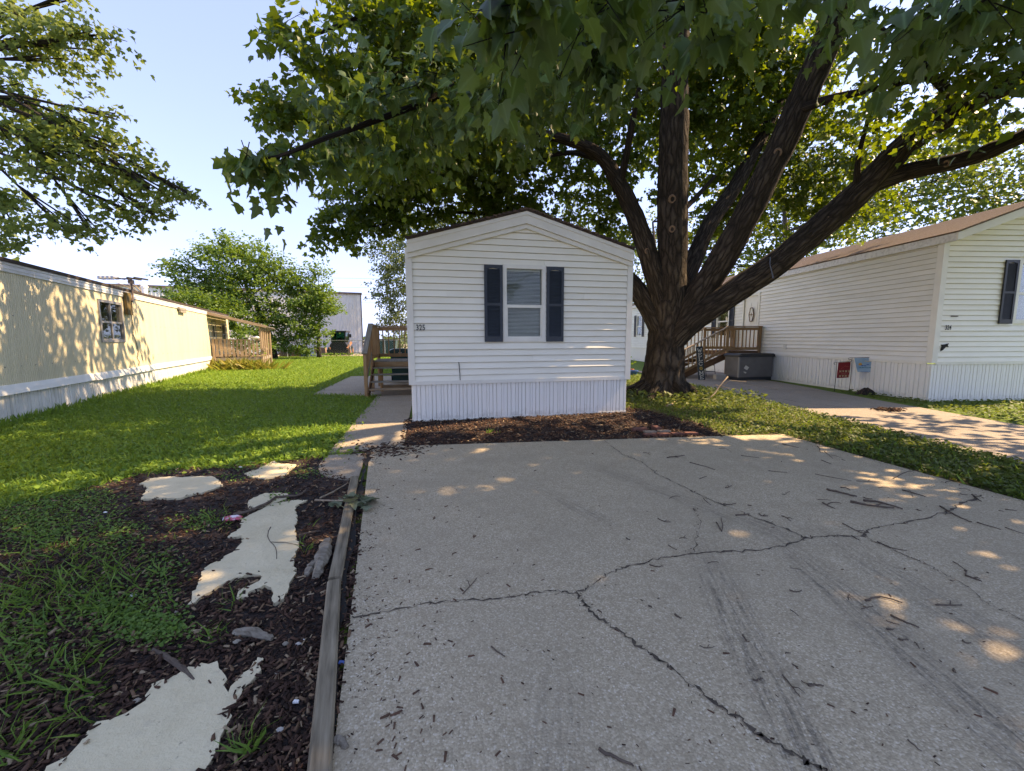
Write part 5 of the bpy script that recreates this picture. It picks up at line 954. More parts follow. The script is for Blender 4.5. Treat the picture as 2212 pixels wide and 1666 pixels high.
def tree(name, label, base, trunk, lobes, mleaf, mbark, size, nleaf=16, L=.8, spread=.3, templ=LF_FAR, group=None, droop=.5, flat=.6, rise=(0, 0, 0)):
    t = thing(name, label, 'tree', base, 0, group); bo = np.array(base, float)
    MB().tube([(0, 0, -.2)] + [tuple(np.array(p) - bo) for p, r in trunk[1:]], [trunk[0][1] * 1.3] + [r for p, r in trunk[1:]], 10, True, .06, uv=True).build('trunk', mbark, t, True)
    tops = [np.array(p) for p, r in trunk[len(trunk) // 2:]]; ps = []; bm = MB()
    for (c, rad, k) in lobes:
        c = np.array(c, float); s0 = min(tops, key=lambda q: np.linalg.norm(q - c)); md = (s0 + c) / 2 + np.array([0, 0, .06 * np.linalg.norm(c - s0)]); rr = max(.02, min(trunk[-1][1] * .8, .011 * np.linalg.norm(c - s0) + .015)); md = md + rng.normal(0, .05, 3) * np.linalg.norm(c - s0)
        bm.tube([tuple(s0 - bo), tuple(md - bo), tuple(c - bo)], [rr, rr * .7, rr * .3], 6, True, .05, uv=True)
        for j in range(4):
            e = c + unit(rng.normal(size=(1, 3)))[0] * np.array(rad) * .8; bm.tube([tuple((md + (c - md) * .6) - bo), tuple((c + e) / 2 - bo), tuple(e - bo)], [rr * .5, rr * .3, rr * .1], 4, True, uv=True)
        c_, v = ell(c, rad, k, 2.3); d = v * .7 + rng.normal(0, .45, v.shape); d[:, 2] = d[:, 2] * .5; d = d + np.array(rise); ps.append(spray(c_ - unit(d) * L * .4, d, L, nleaf, size, templ, spread, droop, flat))
    bm.build('branches', mbark, t, True); V, T, r = merge(ps); o = link('crown', mesh_np('crown', V - bo, T, r), mleaf, t); o['kind'] = 'stuff'; return t
def lob(l): return [(P(a, b, Y), (hu * Y / F, rd, hv * Y / F), k) for a, b, Y, hu, hv, rd, k in l]
# left tree over the trailer
tree('maple_tree', 'maple reaching its leafy branches over the yellow trailer roof', (-16.2, 9.6, 0), [((-16.2, 9.6, 0), .32), ((-16.1, 9.6, 2), .27), ((-15.8, 9.5, 4.2), .2), ((-14.6, 9.3, 5.8), .12), ((-13.2, 9.1, 6.6), .06)],
     lob([(60, 300, 9.2, 110, 70, .9, 56), (160, 350, 9.0, 110, 62, .8, 59), (270, 380, 8.9, 80, 48, .7, 35), (350, 415, 8.8, 55, 24, .5, 14), (410, 420, 8.7, 26, 8, .2, 4), (250, 320, 8.9, 50, 34, .5, 12), (190, 270, 9.0, 22, 40, .4, 8), (245, 255, 9.0, 14, 26, .3, 4), (140, 290, 9.0, 25, 40, .4, 7), (20, 470, 9.2, 80, 45, .8, 33), (120, 480, 9.0, 80, 26, .6, 20), (190, 490, 8.9, 30, 10, .4, 4), (270, 450, 8.8, 60, 22, .4, 11), (330, 465, 8.8, 50, 12, .3, 6), (0, 530, 9.2, 40, 25, .5, 11),
          (60, 80, 9.0, 90, 40, .8, 36), (160, 85, 8.8, 70, 30, .6, 20), (225, 75, 8.7, 45, 14, .4, 8), (100, 120, 9, 60, 22, .5, 11), (30, 30, 9, 60, 40, .7, 19), (150, 0, 8.9, 22, 10, .3, 4), (10, 190, 9.2, 60, 30, .6, 14), (50, 215, 9.1, 50, 18, .5, 8), (-120, 250, 9.5, 150, 200, 1.5, 128), (-350, 200, 10, 200, 250, 2, 112), (-150, 480, 9.6, 120, 60, 1, 40)]) + [((-15.5, 12, 9.5), (3.5, 3, 2.5), 96)], m_leafL, m_bark2, .105, 18, .55, .13, LF_MID)
# back left elms
tree('elm_tree', 'broad feathery elm with wind-tossed crown behind the trailer porch', (-20.5, 35.5, 0), [((-20.5, 35.5, 0), .3), ((-20.6, 35.5, 1.6), .26), ((-21.2, 35.5, 3.5), .2), ((-22, 35.5, 5.2), .14), ((-22.6, 35.5, 6.6), .08)],
     lob([(500, 590, 35, 75, 60, 2.5, 110), (430, 600, 35, 60, 40, 2, 66), (560, 570, 35, 50, 48, 2, 66), (500, 540, 35, 32, 26, 1.5, 32), (482, 520, 35, 10, 14, .6, 8), (455, 545, 35, 26, 16, 1.2, 16), (390, 580, 35, 28, 18, 1.2, 16), (370, 570, 35, 16, 6, .6, 6), (540, 640, 34.5, 70, 50, 2.2, 90), (470, 650, 34.5, 70, 34, 2, 66), (400, 640, 35, 50, 26, 1.5, 36), (600, 600, 35.5, 48, 44, 2, 60), (560, 700, 34.5, 60, 36, 2, 60)]), m_leafB, m_bark2, .22, 32, 1.7, .28, LF_FAR, rise=(-.25, 0, .8))
tree('elm_tree', 'bright green bushy elm low in front of the white steel building', (-16.9, 36.2, 0), [((-16.9, 36.2, 0), .18), ((-16.9, 36.2, 1.2), .15), ((-16.8, 36.2, 2.6), .11), ((-16.6, 36.2, 4), .06)],
     lob([(670, 640, 35.5, 48, 50, 1.8, 84), (640, 690, 35, 52, 46, 1.8, 84), (690, 660, 35.5, 36, 34, 1.4, 44), (715, 672, 35.5, 16, 16, .8, 10), (640, 610, 36, 36, 34, 1.6, 44), (670, 720, 35, 40, 26, 1.4, 40), (620, 740, 34.8, 36, 26, 1.4, 34), (655, 752, 34.8, 22, 14, 1, 12), (690, 585, 36, 22, 16, 1, 12)]), m_leafB, m_bark2, .21, 32, 1.3, .28, LF_FAR, rise=(.1, 0, .6))
tree('small_tree', 'small bright elm bush growing right behind the trailer roof', (-24.5, 31.5, 0), [((-24.5, 31.5, 0), .12), ((-24.5, 31.5, 1.5), .1), ((-24.4, 31.5, 3), .07), ((-24.3, 31.5, 4), .04)], lob([(440, 655, 31.5, 55, 26, 1.6, 60), (490, 680, 31.5, 40, 24, 1.4, 40), (400, 640, 31.5, 24, 14, 1, 14), (500, 720, 31.5, 40, 30, 1.4, 30), (540, 735, 32, 40, 30, 1.4, 30)]), m_leafB, m_bark2, .19, 30, 1.1, .3, LF_FAR, rise=(0, 0, .6))
tree('cottonwood_tree', 'tall hazy grey-green cottonwood rising behind the corner of home 325', (-12.6, 52, 0), [((-12.6, 52, 0), .45), ((-12.6, 52, 3), .38), ((-12.2, 52, 7), .26), ((-11.8, 52, 11), .16), ((-11.5, 52, 14), .07)],
     lob([(870, 560, 50, 60, 60, 3, 90), (850, 620, 50, 44, 50, 3, 70), (880, 660, 50, 46, 40, 3, 60), (830, 540, 50, 30, 22, 1.5, 18), (850, 690, 49, 30, 22, 2, 26), (900, 500, 52, 60, 44, 3, 60), (960, 470, 54, 50, 34, 3, 40), (1030, 470, 54, 44, 30, 3, 30), (835, 580, 49, 22, 14, 1, 10), (870, 735, 47, 24, 20, 1.6, 18)]), m_leafW, m_bark2, .27, 30, 1.5, .4, LF_FAR, droop=.8)
# trees behind home 324
for i, (bx, by, lab, l) in enumerate(((17.5, 26, 'tall leafy tree with forked trunk rising behind the roof of home 324', [(1950, 430, 22, 150, 90, 3, 130), (2100, 360, 21, 150, 100, 3, 140), (2212, 420, 20, 120, 90, 3, 100), (2000, 330, 23, 130, 70, 3, 90), (2330, 380, 20, 120, 110, 3, 70), (2130, 480, 22, 110, 50, 2.5, 70)]),
        (12.0, 33, 'second background tree seen between the maple limbs', [(1620, 470, 31, 80, 70, 3, 90), (1720, 420, 31, 90, 90, 3, 110), (1800, 500, 31, 100, 50, 3, 90), (1560, 540, 32, 60, 50, 3, 60), (1700, 540, 31, 80, 40, 2.5, 60), (1850, 420, 30, 90, 70, 3, 80), (1680, 300, 31, 100, 90, 3, 70), (1640, 570, 32, 80, 30, 2.5, 40)]),
        (7.5, 40, 'far tree behind home 325 and the maple trunk', [(1250, 470, 40, 60, 60, 3, 40), (1370, 560, 40, 46, 60, 3, 60), (1400, 620, 40, 40, 40, 3, 40), (1330, 520, 40, 50, 50, 3, 46), (1440, 500, 40, 70, 60, 3, 60), (1385, 650, 39, 26, 26, 2, 20)]))):
    tr = [((bx, by, 0), .34), ((bx, by, 2.5), .3), ((bx - .3, by, 5.5), .22), ((bx - .8, by, 8), .15), ((bx - 1.1, by, 10.5), .07)]
    tree('shade_tree', lab, (bx, by, 0), tr, lob(l), m_leafR, m_bark2, (.19, .24, .27)[i], 15, 1.1, .38, LF_MID if i < 2 else LF_FAR)
# dark limbs of the background tree
# dead brush behind the trailer
ds = thing('dead_branch', 'bare grey fan of dead twigs above the trailer roof', 'dead branch', (-26.0, 29.5, 0)); mb = MB(); mb.tube([(0, 0, -.1), (.1, 0, 2.5), (0, 0, 5.0)], [.09, .06, .04], 6, True)
mb.build('stem', m_twigp, ds)
for k in range(22):
    a = R(115 + k * 2.6 + random.uniform(-3, 3)); L_ = random.uniform(1.0, 2.6); b = Vector((0, 0, 5.0 - random.random() * .8)); e = b + Vector((math.cos(a) * L_, random.uniform(-.6, .6), math.sin(a) * L_ * .75)); MB().tube([b, (b + e) / 2 + Vector((0, 0, .12)), e], [.022, .014, .006], 4).build('twig', m_twigp, ds)
# far treeline
c, v = ell((-10, 215, 1.0), (160, 8, 2.0), 900, 3); c[:, 2] = np.abs(c[:, 2]); o = link('far_treeline', mesh_np('far_treeline', *spray(c, rng.normal(size=c.shape), 2, 8, 1.6, LF_FAR, 1.2)), m_leafW); tag(o, 'low dark line of far trees on the horizon', 'treeline', kind='stuff')
# ------------------------------------------------------------------ ground cover
ISL = [BED, BED2, DRV, [(-2.55, 5.58), (-1.58, 5.83), (-2.80, 11.62), (-3.88, 11.9)], half, [(-5.75, 11.75), (-6.95, 17.7), (-3.95, 17.9), (-2.75, 12.0), (-4.0, 11.45)]]
def scatter(n, poly, power=1.6, ymin=1.0, excl=ISL, jit=.10):
    xs = [p[0] for p in poly]; ys = [p[1] for p in poly]; x = rng.uniform(min(xs), max(xs), n * 3)
    u = rng.random(n * 3); a, b = max(min(ys), ymin), max(ys); k = 1 - power
    y = (a ** k + u * (b ** k - a ** k)) ** (1 / k); ok = inside(poly, x, y)
    ex = x + rng.normal(0, jit, len(x)); ey = y + rng.normal(0, jit, len(x))
    for q in excl: ok &= ~inside(q, ex, ey)
    return x[ok][:n], y[ok][:n]
def cover(name, label, x, y, size, t, m, hgt=.05, tilt=.5, cat='grass', lift=-.03, growth=0.02):
    n = len(x); s = size * rng.uniform(.6, 1.3, n) * (1 + growth * y); pos = np.stack([x, y, lift + rng.random(n) * hgt], 1); a = rng.uniform(0, 6.28, n)
    tip = np.stack([np.cos(a), np.sin(a), rng.normal(.25, .35, n)], 1); nrm = np.array([[0, 0, 1.0]]) + rng.normal(0, tilt, (n, 3)); pn = .5 + .5 * np.sin(x * 1.9 + 1.3 * np.sin(y * 1.2)) * np.cos(y * 1.5 + x * .7)
    V, T, r = place(t, pos, tip, nrm, s, np.clip(.35 * pn + .65 * rng.random(n), 0, 1)); return tag(link(name, mesh_np(name, V, T, r), m), label, cat, kind='stuff')
BL = quadt([(-.09, 0, 0), (.09, 0, 0), (.06, .55, 0), (0, 1, -.12), (-.06, .55, 0)], [(0, 1, 2), (0, 2, 4), (4, 2, 3)])
OV = quadt([(0, 0, 0), (.36, .3, .06), (.30, .75, .03), (0, 1, -.05), (-.30, .75, .03), (-.36, .3, .06)], [(0, 1, 2), (0, 2, 3), (0, 3, 4), (0, 4, 5)])
BLN = quadt([(-.035, 0, 0), (.035, 0, 0), (.03, .5, .08), (0, 1, -.22), (-.03, .5, .08)], [(0, 1, 2), (0, 2, 4), (4, 2, 3)])
def blades(name, label, x, y, size, m, lean=.7, cat='grass', lift=-.03, growth=.02, bl=BL):
    n = len(x); a = rng.uniform(0, 6.28, n); tip = np.stack([np.cos(a) * lean * rng.random(n), np.sin(a) * lean * rng.random(n), np.ones(n) * .75], 1); nrm = np.stack([-np.sin(a) + rng.normal(0, .3, n), np.cos(a) + rng.normal(0, .3, n), np.zeros(n) + .3], 1)
    V, T, r = place(bl, np.stack([x, y, np.full(n, lift)], 1), tip, nrm, size * rng.uniform(.5, 1.3, n) * (1 + growth * y)); return tag(link(name, mesh_np(name, V, T, r), m), label, cat, kind='stuff')
LAWN = [(-4.6, 3.0), (-9.4, 7.7), (-13.8, 17.5), (-17.6, 26.0), (-22, 38), (-4, 38.5), (-3.9, 12), (-2.4, 5.6), (-2.6, 5.2)]
LW = [(-9.7, 7.4), (-3.6, 1.5), (-3.2, 2.6), (-2.0, 5.0), (-3.8, 12), (-5, 38), (-22, 38), (-13.9, 17.3)]
x, y = scatter(90000, LW, 1.7, 2.0); cover('lawn_clover', 'low leafy clover and weeds matted through the lawn left of the walk', x, y, .042, OV, m_grass, .05, .45, 'lawn')
x, y = scatter(70000, LW, 1.5, 2.0); blades('lawn_grass', 'short green lawn grass between the trailer and the walk', x, y, .085, m_grass, .9, 'lawn')
STRIP = [(4.3, 6.9), (4.66, 5.2), (4.95, 3.75), (6.1, -3), (6.3, -3), (6.3, 12), (5.9, 15.5), (4.6, 20), (2.2, 20), (2.6, 9.4), (3.4, 7.2), (3.5, 6.5), (4.4, 6.62)]
x, y = scatter(52000, STRIP, 1.4, 1.5, jit=.06); cover('ground_ivy', 'leafy ground ivy filling the strip between the two driveways', x, y, .042, OV, m_ivy, .09, .5, 'ground cover', growth=.01)
x, y = scatter(6000, STRIP, 1.3, 1.5, jit=.05); blades('strip_grass', 'grass blades among the ground ivy strip between driveways', x, y, .10, m_grass, .9)
RS = [(9.15, 3), (9.2, 8), (9.75, 12.2), (10.1, 12.2), (10.36, 10.1), (16, 10.5), (16, 3)]
x, y = scatter(16000, RS, 1.2, 3); cover('neighbour_weeds', 'weedy ground cover along the skirting of home 324', x, y, .06, OV, m_ivy, .06, .5, 'ground cover', growth=.01)
# weeds at the maple foot
a = rng.uniform(0, 6.28, 2600); rr = .75 + rng.random(2600) ** 1.5 * 1.5; x, y = 4.25 + np.cos(a) * rr, 11.1 + np.sin(a) * rr; k = y < 11.3; cover('root_weeds', 'taller leafy weeds round the foot of the big maple', x[k], y[k], .085, OV, m_ivy, .22, .6, 'weeds', growth=0)
# tufts along house skirting, trailer skirting
d = np.array([math.cos(A3), math.sin(A3)]); t_ = rng.uniform(-2, 16, 1500); off = np.abs(rng.normal(0, .12, 1500)); x = O3[0] + d[0] * t_ + .912 * off; y = O3[1] + d[1] * t_ + .41 * off; blades('skirting_grass', 'longer grass left along the foot of the trailer skirting', x, y, .15, m_grass, .6)
# weeds growing in the left bed
wx, wy, wz = [], [], []
def patch(u, v, su, sv, n):
    for _ in range(n):
        p = G(random.gauss(u, su), random.gauss(v, sv)); wx.append(p[0]); wy.append(p[1])
patch(60, 1100, 60, 28, 2600); patch(170, 1078, 50, 16, 1200); patch(90, 1150, 60, 25, 1200); patch(250, 1150, 40, 30, 900); patch(330, 1355, 40, 18, 1900); patch(250, 1320, 50, 25, 1300); patch(350, 1240, 25, 35, 500); patch(430, 1128, 32, 10, 420); patch(50, 1370, 60, 40, 600); patch(600, 1075, 14, 8, 120); patch(660, 1022, 20, 6, 200); patch(500, 1030, 30, 6, 120); patch(540, 1008, 50, 6, 260)
cover('bed_weeds', 'clover and creeping weeds spreading into the mulch bed', np.array(wx), np.array(wy), .021, OV, m_weed, .04, .5, 'weeds', -.02, 0)
wx, wy = [], []
patch(150, 1210, 90, 60, 302); patch(60, 1300, 70, 60, 259); patch(240, 1280, 60, 40, 158); patch(40, 1620, 26, 22, 43); patch(540, 1620, 14, 10, 30); patch(460, 1372, 14, 10, 18); patch(60, 1470, 60, 40, 93); patch(180, 1450, 40, 30, 50); patch(470, 1120, 22, 10, 28); patch(660, 1170, 6, 25, 11); patch(500, 1300, 12, 8, 10); patch(160, 1540, 50, 20, 28)
blades('bed_grass', 'bright grass tufts coming up through the mulch bed', np.array(wx), np.array(wy), .13, m_weed, 1.5, 'grass', -.02, 0, BLN)
pts = [G(u, v) for u, v in ((985, 905), (1180, 893), (1090, 897), (1320, 888), (1060, 935))]; wx = [p[0] + random.gauss(0, .05) for p in pts for _ in range(14)]; wy = [p[1] + random.gauss(0, .03) for p in pts for _ in range(14)]
blades('skirt_weeds', 'small weeds sprouting at the foot of the white skirting of home 325', np.array(wx), np.array(wy), .11, m_weed, 1.0, 'weeds')
# lily clump at the trailer porch
pb = np.array(h3.matrix_basis @ Vector((15.7, -1.2, 0))); lx = pb[0] + rng.normal(0, .9, 700) + .2; ly = pb[1] + rng.normal(0, .3, 700) - .3; blades('porch_lilies', 'yellowing leafy clump of lilies in front of the trailer porch', lx, ly, .62, m_flowerbed, 1.2, 'plant', -.03, 0)
pv = np.array(h3.matrix_basis @ Vector((16.6, -1.6, 0))); n = 260; cover('porch_plant', 'green potted plant foliage behind the porch pickets', pv[0] + rng.normal(0, .45, n), pv[1] + rng.normal(0, .3, n), .12, OV, m_grass, .7, .7, 'plant', .65, 0)
n = 130; cover('pot_plant_leaves', 'leafy plant in the pots behind the maple trunk', 5.05 + rng.normal(0, .18, n), 18.6 + rng.normal(0, .15, n), .12, OV, m_grass, .55, .7, 'plant', .25, 0)
n = 500; cover('fence_weeds', 'weeds grown up along the chain link fence', -19 + rng.random(n) * 8, 38.2 + rng.normal(0, .15, n), .12, OV, m_grass, .35, .7, 'weeds', -.03, 0)
# ------------------------------------------------------------------ mulch chips and litter
def chips(name, label, x, y, z, lo, hi, flat=.35):
    n = len(x); L = rng.uniform(lo, hi, n); w_ = L * rng.uniform(.16, .42, n); h_ = w_ * rng.uniform(.25, .6, n); a = rng.uniform(0, 6.28, n)
    d = unit(np.stack([np.cos(a), np.sin(a), rng.normal(0, flat, n)], 1)); sd = unit(np.cross(d, np.array([[0, 0, 1.0]]) + rng.normal(0, flat, (n, 3)))); u = np.cross(sd, d); c = np.stack([x, y, z + h_ * .5], 1)
    cs = np.array([(-1, -1, -1), (1, -.7, -1), (1, .8, -1), (-1, 1, -1), (-.9, -.9, 1), (.9, -.6, 1), (.85, .7, 1), (-.95, .8, 1)]) / 2
    V = c[:, None] + cs[None, :, 0:1] * (d * L[:, None])[:, None] + cs[None, :, 1:2] * (sd * w_[:, None])[:, None] + cs[None, :, 2:3] * (u * h_[:, None])[:, None]
    T = np.array([(0, 2, 1), (0, 3, 2), (4, 5, 6), (4, 6, 7), (0, 1, 5), (0, 5, 4), (1, 2, 6), (1, 6, 5), (2, 3, 7), (2, 7, 6), (3, 0, 4), (3, 4, 7)]); TT = T[None] + (np.arange(n) * 8)[:, None, None]
    return tag(link(name, mesh_np(name, V.reshape(-1, 3), TT.reshape(-1, 3), np.repeat(rng.random(n), 8)), m_chip), label, 'mulch', kind='stuff')
PADS = [S1, S2, S3, S4, S5]
x, y = scatter(42000, [p for p in BED], 1.7, .9, PADS, .026); chips('mulch_chips', 'dark brown bark mulch around the cream pads beside the timber edging', x, y, -.012 + rng.random(len(x)) * .018, .010, .05)
x, y = scatter(11000, BED2, 1.0001, 5.5, [], .0); chips('house_mulch_chips', 'dark bark mulch along the front of home 325', x, y, -.010 + rng.random(len(x)) * .02, .015, .065)
sx_ = np.concatenate([rng.normal(-1.75, .26, 420)]); sy_ = np.concatenate([rng.normal(5.72, .2, 420)]); chips('spilled_mulch', 'bark mulch spilled over the corner of walk and drive', sx_, sy_, np.full(420, .001), .02, .07, .08)
# single bark chips on the drive and pads
cm = []
for k in range(6):
    L_ = random.uniform(.020, .055); w_ = L_ * random.uniform(.2, .4); mb = MB(); mb.hexa([(-L_/2, -w_/2, 0), (L_/2, -w_*.3, 0), (L_*.45, w_*.4, 0), (-L_/2, w_/2, 0), (-L_*.45, -w_*.4, w_*.4), (L_*.4, -w_*.2, w_*.35), (L_*.4, w_*.3, w_*.4), (-L_*.4, w_*.4, w_*.45)]); me = mb.mesh('bark_chip'); me.materials.append(M('bark_chip_%d' % k, ((.06, .03, .02), (.10, .045, .028), (.035, .022, .018))[k % 3], (.14, .07, .04), 30, rough=.9)); cm.append(me)
nC = 0
for k in range(165):
    if k < 120: u = 790 + abs(random.gauss(0, 130)); v = random.uniform(1000, 1660)
    else: u = random.uniform(850, 2150); v = random.uniform(960, 1650)
    p = G(u, v)
    if not inside(DRV, np.array([p[0]]), np.array([p[1]]))[0] or not inside(DRV, np.array([p[0] - .06]), np.array([p[1]]))[0]: continue
    nC += 1; tag(link('bark_chip', cm[k % 6], None, None, (p[0], p[1], .001), (0, 0, random.uniform(0, 6.28)), (random.uniform(.4, 1.05),) * 3), 'small reddish-brown bark chip lying on the concrete drive', 'bark chip', 'bark chips on the drive')
for k in range(26):
    p = G(*random.choice([(random.gauss(590, 30), random.gauss(1160, 30)), (random.gauss(400, 40), random.gauss(1048, 12)), (random.gauss(330, 90), random.gauss(1560, 50)), (random.gauss(560, 30), random.gauss(1230, 30))]))
    if any(inside(q, np.array([p[0]]), np.array([p[1]]))[0] for q in PADS): tag(link('bark_chip', cm[k % 6], None, None, (p[0], p[1], -.001), (0, 0, random.uniform(0, 6.28)), (.8,) * 3), 'dark bark chip lying on a cream painted pad', 'bark chip', 'bark chips on the cream pads')
def stick(name, pts, r, m, label, cat='twig', group=None, fork=False, z=None):
    pp = []
    for i, q in enumerate(pts): p = G(*q); pp.append((p[0], p[1], (z if z is not None else .002) + r))
    mb = MB(); pq, rr = smooth_path(pp, [r * (1 - .45 * i / max(1, len(pp) - 1)) for i in range(len(pp))], 4); pq = [tuple(np.array(p) + np.array([random.gauss(0, r * .5), random.gauss(0, r * .5), 0])) for p in pq]; mb.tube(pq, rr, 6, True, .12)
    if fork:
        a = Vector(pq[len(pq) // 2]); d = (Vector(pq[-1]) - Vector(pq[0])); d = Vector((d.x * .5 - d.y * .5, d.y * .5 + d.x * .5, 0)) * .6; mb.tube([a, a + d * .5 + Vector((0, 0, .01)), a + d], [r * .8, r * .6, r * .3], 5)
    return tag(mb.build(name, m, None, True), label, cat, group)
TW = [((1865, 1083), (1900, 1088), (1950, 1102)), ((1838, 1086), (1890, 1096), (1930, 1100)), ((1787, 1060), (1830, 1070), (1850, 1075)), ((1777, 1088), (1800, 1100)), ((1895, 1172), (1925, 1185), (1960, 1192)), ((1820, 1132), (1850, 1148), (1870, 1155)), ((1490, 1000), (1520, 1008), (1545, 1016)), ((1600, 985), (1640, 990)), ((1690, 960), (1725, 968)), ((1780, 975), (1800, 992)), ((2030, 1095), (2070, 1118), (2098, 1130)), ((2110, 1130), (2160, 1145)), ((2170, 1140), (2212, 1155)), ((1690, 1460), (1710, 1485), (1728, 1507)), ((1870, 1300), (1900, 1292), (1950, 1305)), ((1925, 1332), (1960, 1348), (1985, 1358)), ((2060, 1215), (2090, 1235)), ((2085, 1245), (2120, 1258)), ((1548, 1130), (1560, 1150), (1558, 1120)), ((1520, 1078), (1535, 1092)), ((1605, 1375), (1612, 1390)), ((2020, 1308), (2080, 1310)), ((1440, 990), (1480, 985)), ((1660, 1018), (1700, 1022)), ((1760, 1025), (1840, 1040)), ((1850, 1040), (1900, 1042)), ((1950, 1060), (2000, 1075)), ((1930, 1035), (1960, 1020), (1985, 1018)), ((2100, 1070), (2120, 1085)), ((1590, 1115), (1620, 1112)), ((1380, 1660), (1400, 1690)), ((1960, 1600), (1990, 1625)), ((1290, 1625), (1330, 1640), (1370, 1660)), ((1000, 1285), (1030, 1250)), ((1060, 1400), (1090, 1420))]
for i, t in enumerate(TW): stick('twig', t, random.uniform(.003, .007) if i > 2 else .011, m_twig, 'thin dark fallen twig lying on the concrete drive', 'twig', 'fallen twigs on the drive', i % 4 == 1)
for k in range(58):
    u = random.uniform(1350, 2190); v = random.uniform(950, 1500) if k % 3 else random.uniform(950, 1120); a = random.choice((.3, .45, -.2, 1.2, .5)) + random.gauss(0, .35); L_ = random.uniform(8, 34); q = (u + L_ * math.cos(a), v + .5 * L_ * math.sin(a)); p = G(*q); c = random.uniform(-.3, .3)
    if inside(DRV, np.array([p[0]]), np.array([p[1]]))[0] and inside(DRV, *[np.array([c_]) for c_ in G(u, v)[:2]])[0]: stick('twig', [(u, v), (u + (q[0] - u) * .35 - c * (q[1] - v), v + (q[1] - v) * .35 + c * L_ * .4), (u + (q[0] - u) * .7 - c * 6, v + (q[1] - v) * .7 + c * L_ * .35), q], random.uniform(.002, .0055), m_twig, 'thin dark fallen twig lying on the concrete drive', 'twig', 'fallen twigs on the drive', k % 5 == 0)
# crumbs, seeds and leaf bits: thicker along the cracks, the edges and the back of the drive
cx_, cy_ = [], []
for pl, _, _ in CR:
    for (a, b) in zip(pl, pl[1:]):
        for _k in range(5): t_ = random.random(); p = G(a[0] + (b[0] - a[0]) * t_, a[1] + (b[1] - a[1]) * t_); cx_.append(p[0] + random.gauss(0, .022)); cy_.append(p[1] + random.gauss(0, .022))
for _k in range(420): t_ = random.random(); cx_.append(-2.0 + 1.38 * t_ + abs(random.gauss(0, .09)) + .02); cy_.append(5.7 - 4.45 * t_)
for _k in range(220): t_ = random.random(); cx_.append(-1.5 + 5.8 * t_); cy_.append(5.9 + .65 * t_ - abs(random.gauss(0, .12)))
for _k in range(260): t_ = random.random(); cx_.append(4.42 + .6 * t_ - abs(random.gauss(0, .12))); cy_.append(6.5 - 3.2 * t_)
for _k in range(360): p = G(random.uniform(780, 2200), random.uniform(950, 1660)); cx_.append(p[0]); cy_.append(p[1])
cx_, cy_ = np.array(cx_), np.array(cy_); k = inside(DRV, cx_ - .01, cy_); chips('drive_litter', 'fine crumbs, seeds and bark bits strewn over the concrete drive', cx_[k], cy_[k], np.full(k.sum(), .003), .004, .016, .1)
for q, nn, wh in ((S4, 40, 'the long jagged'), (S5, 45, 'the widest'), (S1, 30, 'the lawn-side')):
    xs_, ys_ = [p[0] for p in q], [p[1] for p in q]; x = rng.uniform(min(xs_), max(xs_), nn * 3); y = rng.uniform(max(min(ys_), 1), max(ys_), nn * 3); k = inside(q, x, y); chips('pad_litter', 'fine bark crumbs scattered on %s cream pad' % wh, x[k][:nn], y[k][:nn], np.full(min(nn, k.sum()), .0), .004, .014, .1)
stick('fallen_stick', [(505, 1118), (560, 1100), (600, 1078), (640, 1075), (665, 1060)], .016, m_twig, 'long bent brown stick lying across the cream pads', 'stick', z=.004)
stick('fallen_stick', [(690, 1078), (720, 1065), (752, 1045)], .010, m_twigp, 'pale thin stick lying on mulch by the half-round slab', 'stick', z=0)
stick('fallen_stick', [(648, 1158), (672, 1152), (695, 1150)], .007, m_twig, 'short dark stick across the long jagged pad', 'stick')
stick('fallen_stick', [(585, 1140), (578, 1160), (595, 1185), (598, 1210)], .004, m_twig, 'crooked thin rootlet on the puddle-stained pad', 'stick', fork=True)
stick('fallen_stick', [(1440, 880), (1480, 862), (1530, 872)], .03, m_twigp, 'pale fallen stick among the ivy by the maple roots', 'stick', fork=True)
# bare upright twig in the ivy
t = thing('bare_branch', 'pale bare forked branch sticking up from the sunlit ivy', 'branch', (5.05, 10.2, -.03)); MB().tube([(-.35, -.2, 0), (0, 0, .2), (.25, .15, .45), (.42, .2, .62)], [.022, .018, .013, .018], 6).build('stem', m_twigp, t, True)
for e in ((.75, .2, .52), (.5, .0, .35), (.1, .3, .4)): MB().tube([(.2, .12, .38), ((.2 + e[0]) / 2, e[1], e[2]), (e[0] + .15, e[1], e[2] - .03)], [.012, .008, .004], 5).build('side_twig', m_twigp, t, True)
# fallen leafy sprig on the timber
sp = thing('fallen_sprig', 'wilted grey-green maple sprig lying over the landscape timber', 'sprig', tuple(G(735, 1095))); c0 = np.zeros((1, 3)); c0[0] = (-.18, .10, .02)
V, T, r = spray(np.array([(-.16, .08, .02), (-.02, .02, .03), (.06, .0, .06)]), np.array([(1, -.2, .1), (1, .1, .15), (1, -.1, .1)]), .22, 8, .12, LF_NEAR, .06, .1, .4); V[:, 2] = np.maximum(V[:, 2], .0) * .8 + .01; link('leaves', mesh_np('leaves', V, T, r), m_wilt, sp); MB().tube([(-.30, .14, .01), (-.1, .05, .04), (.15, -.02, .07)], [.010, .008, .004], 6).build('stem', m_twigp, sp)
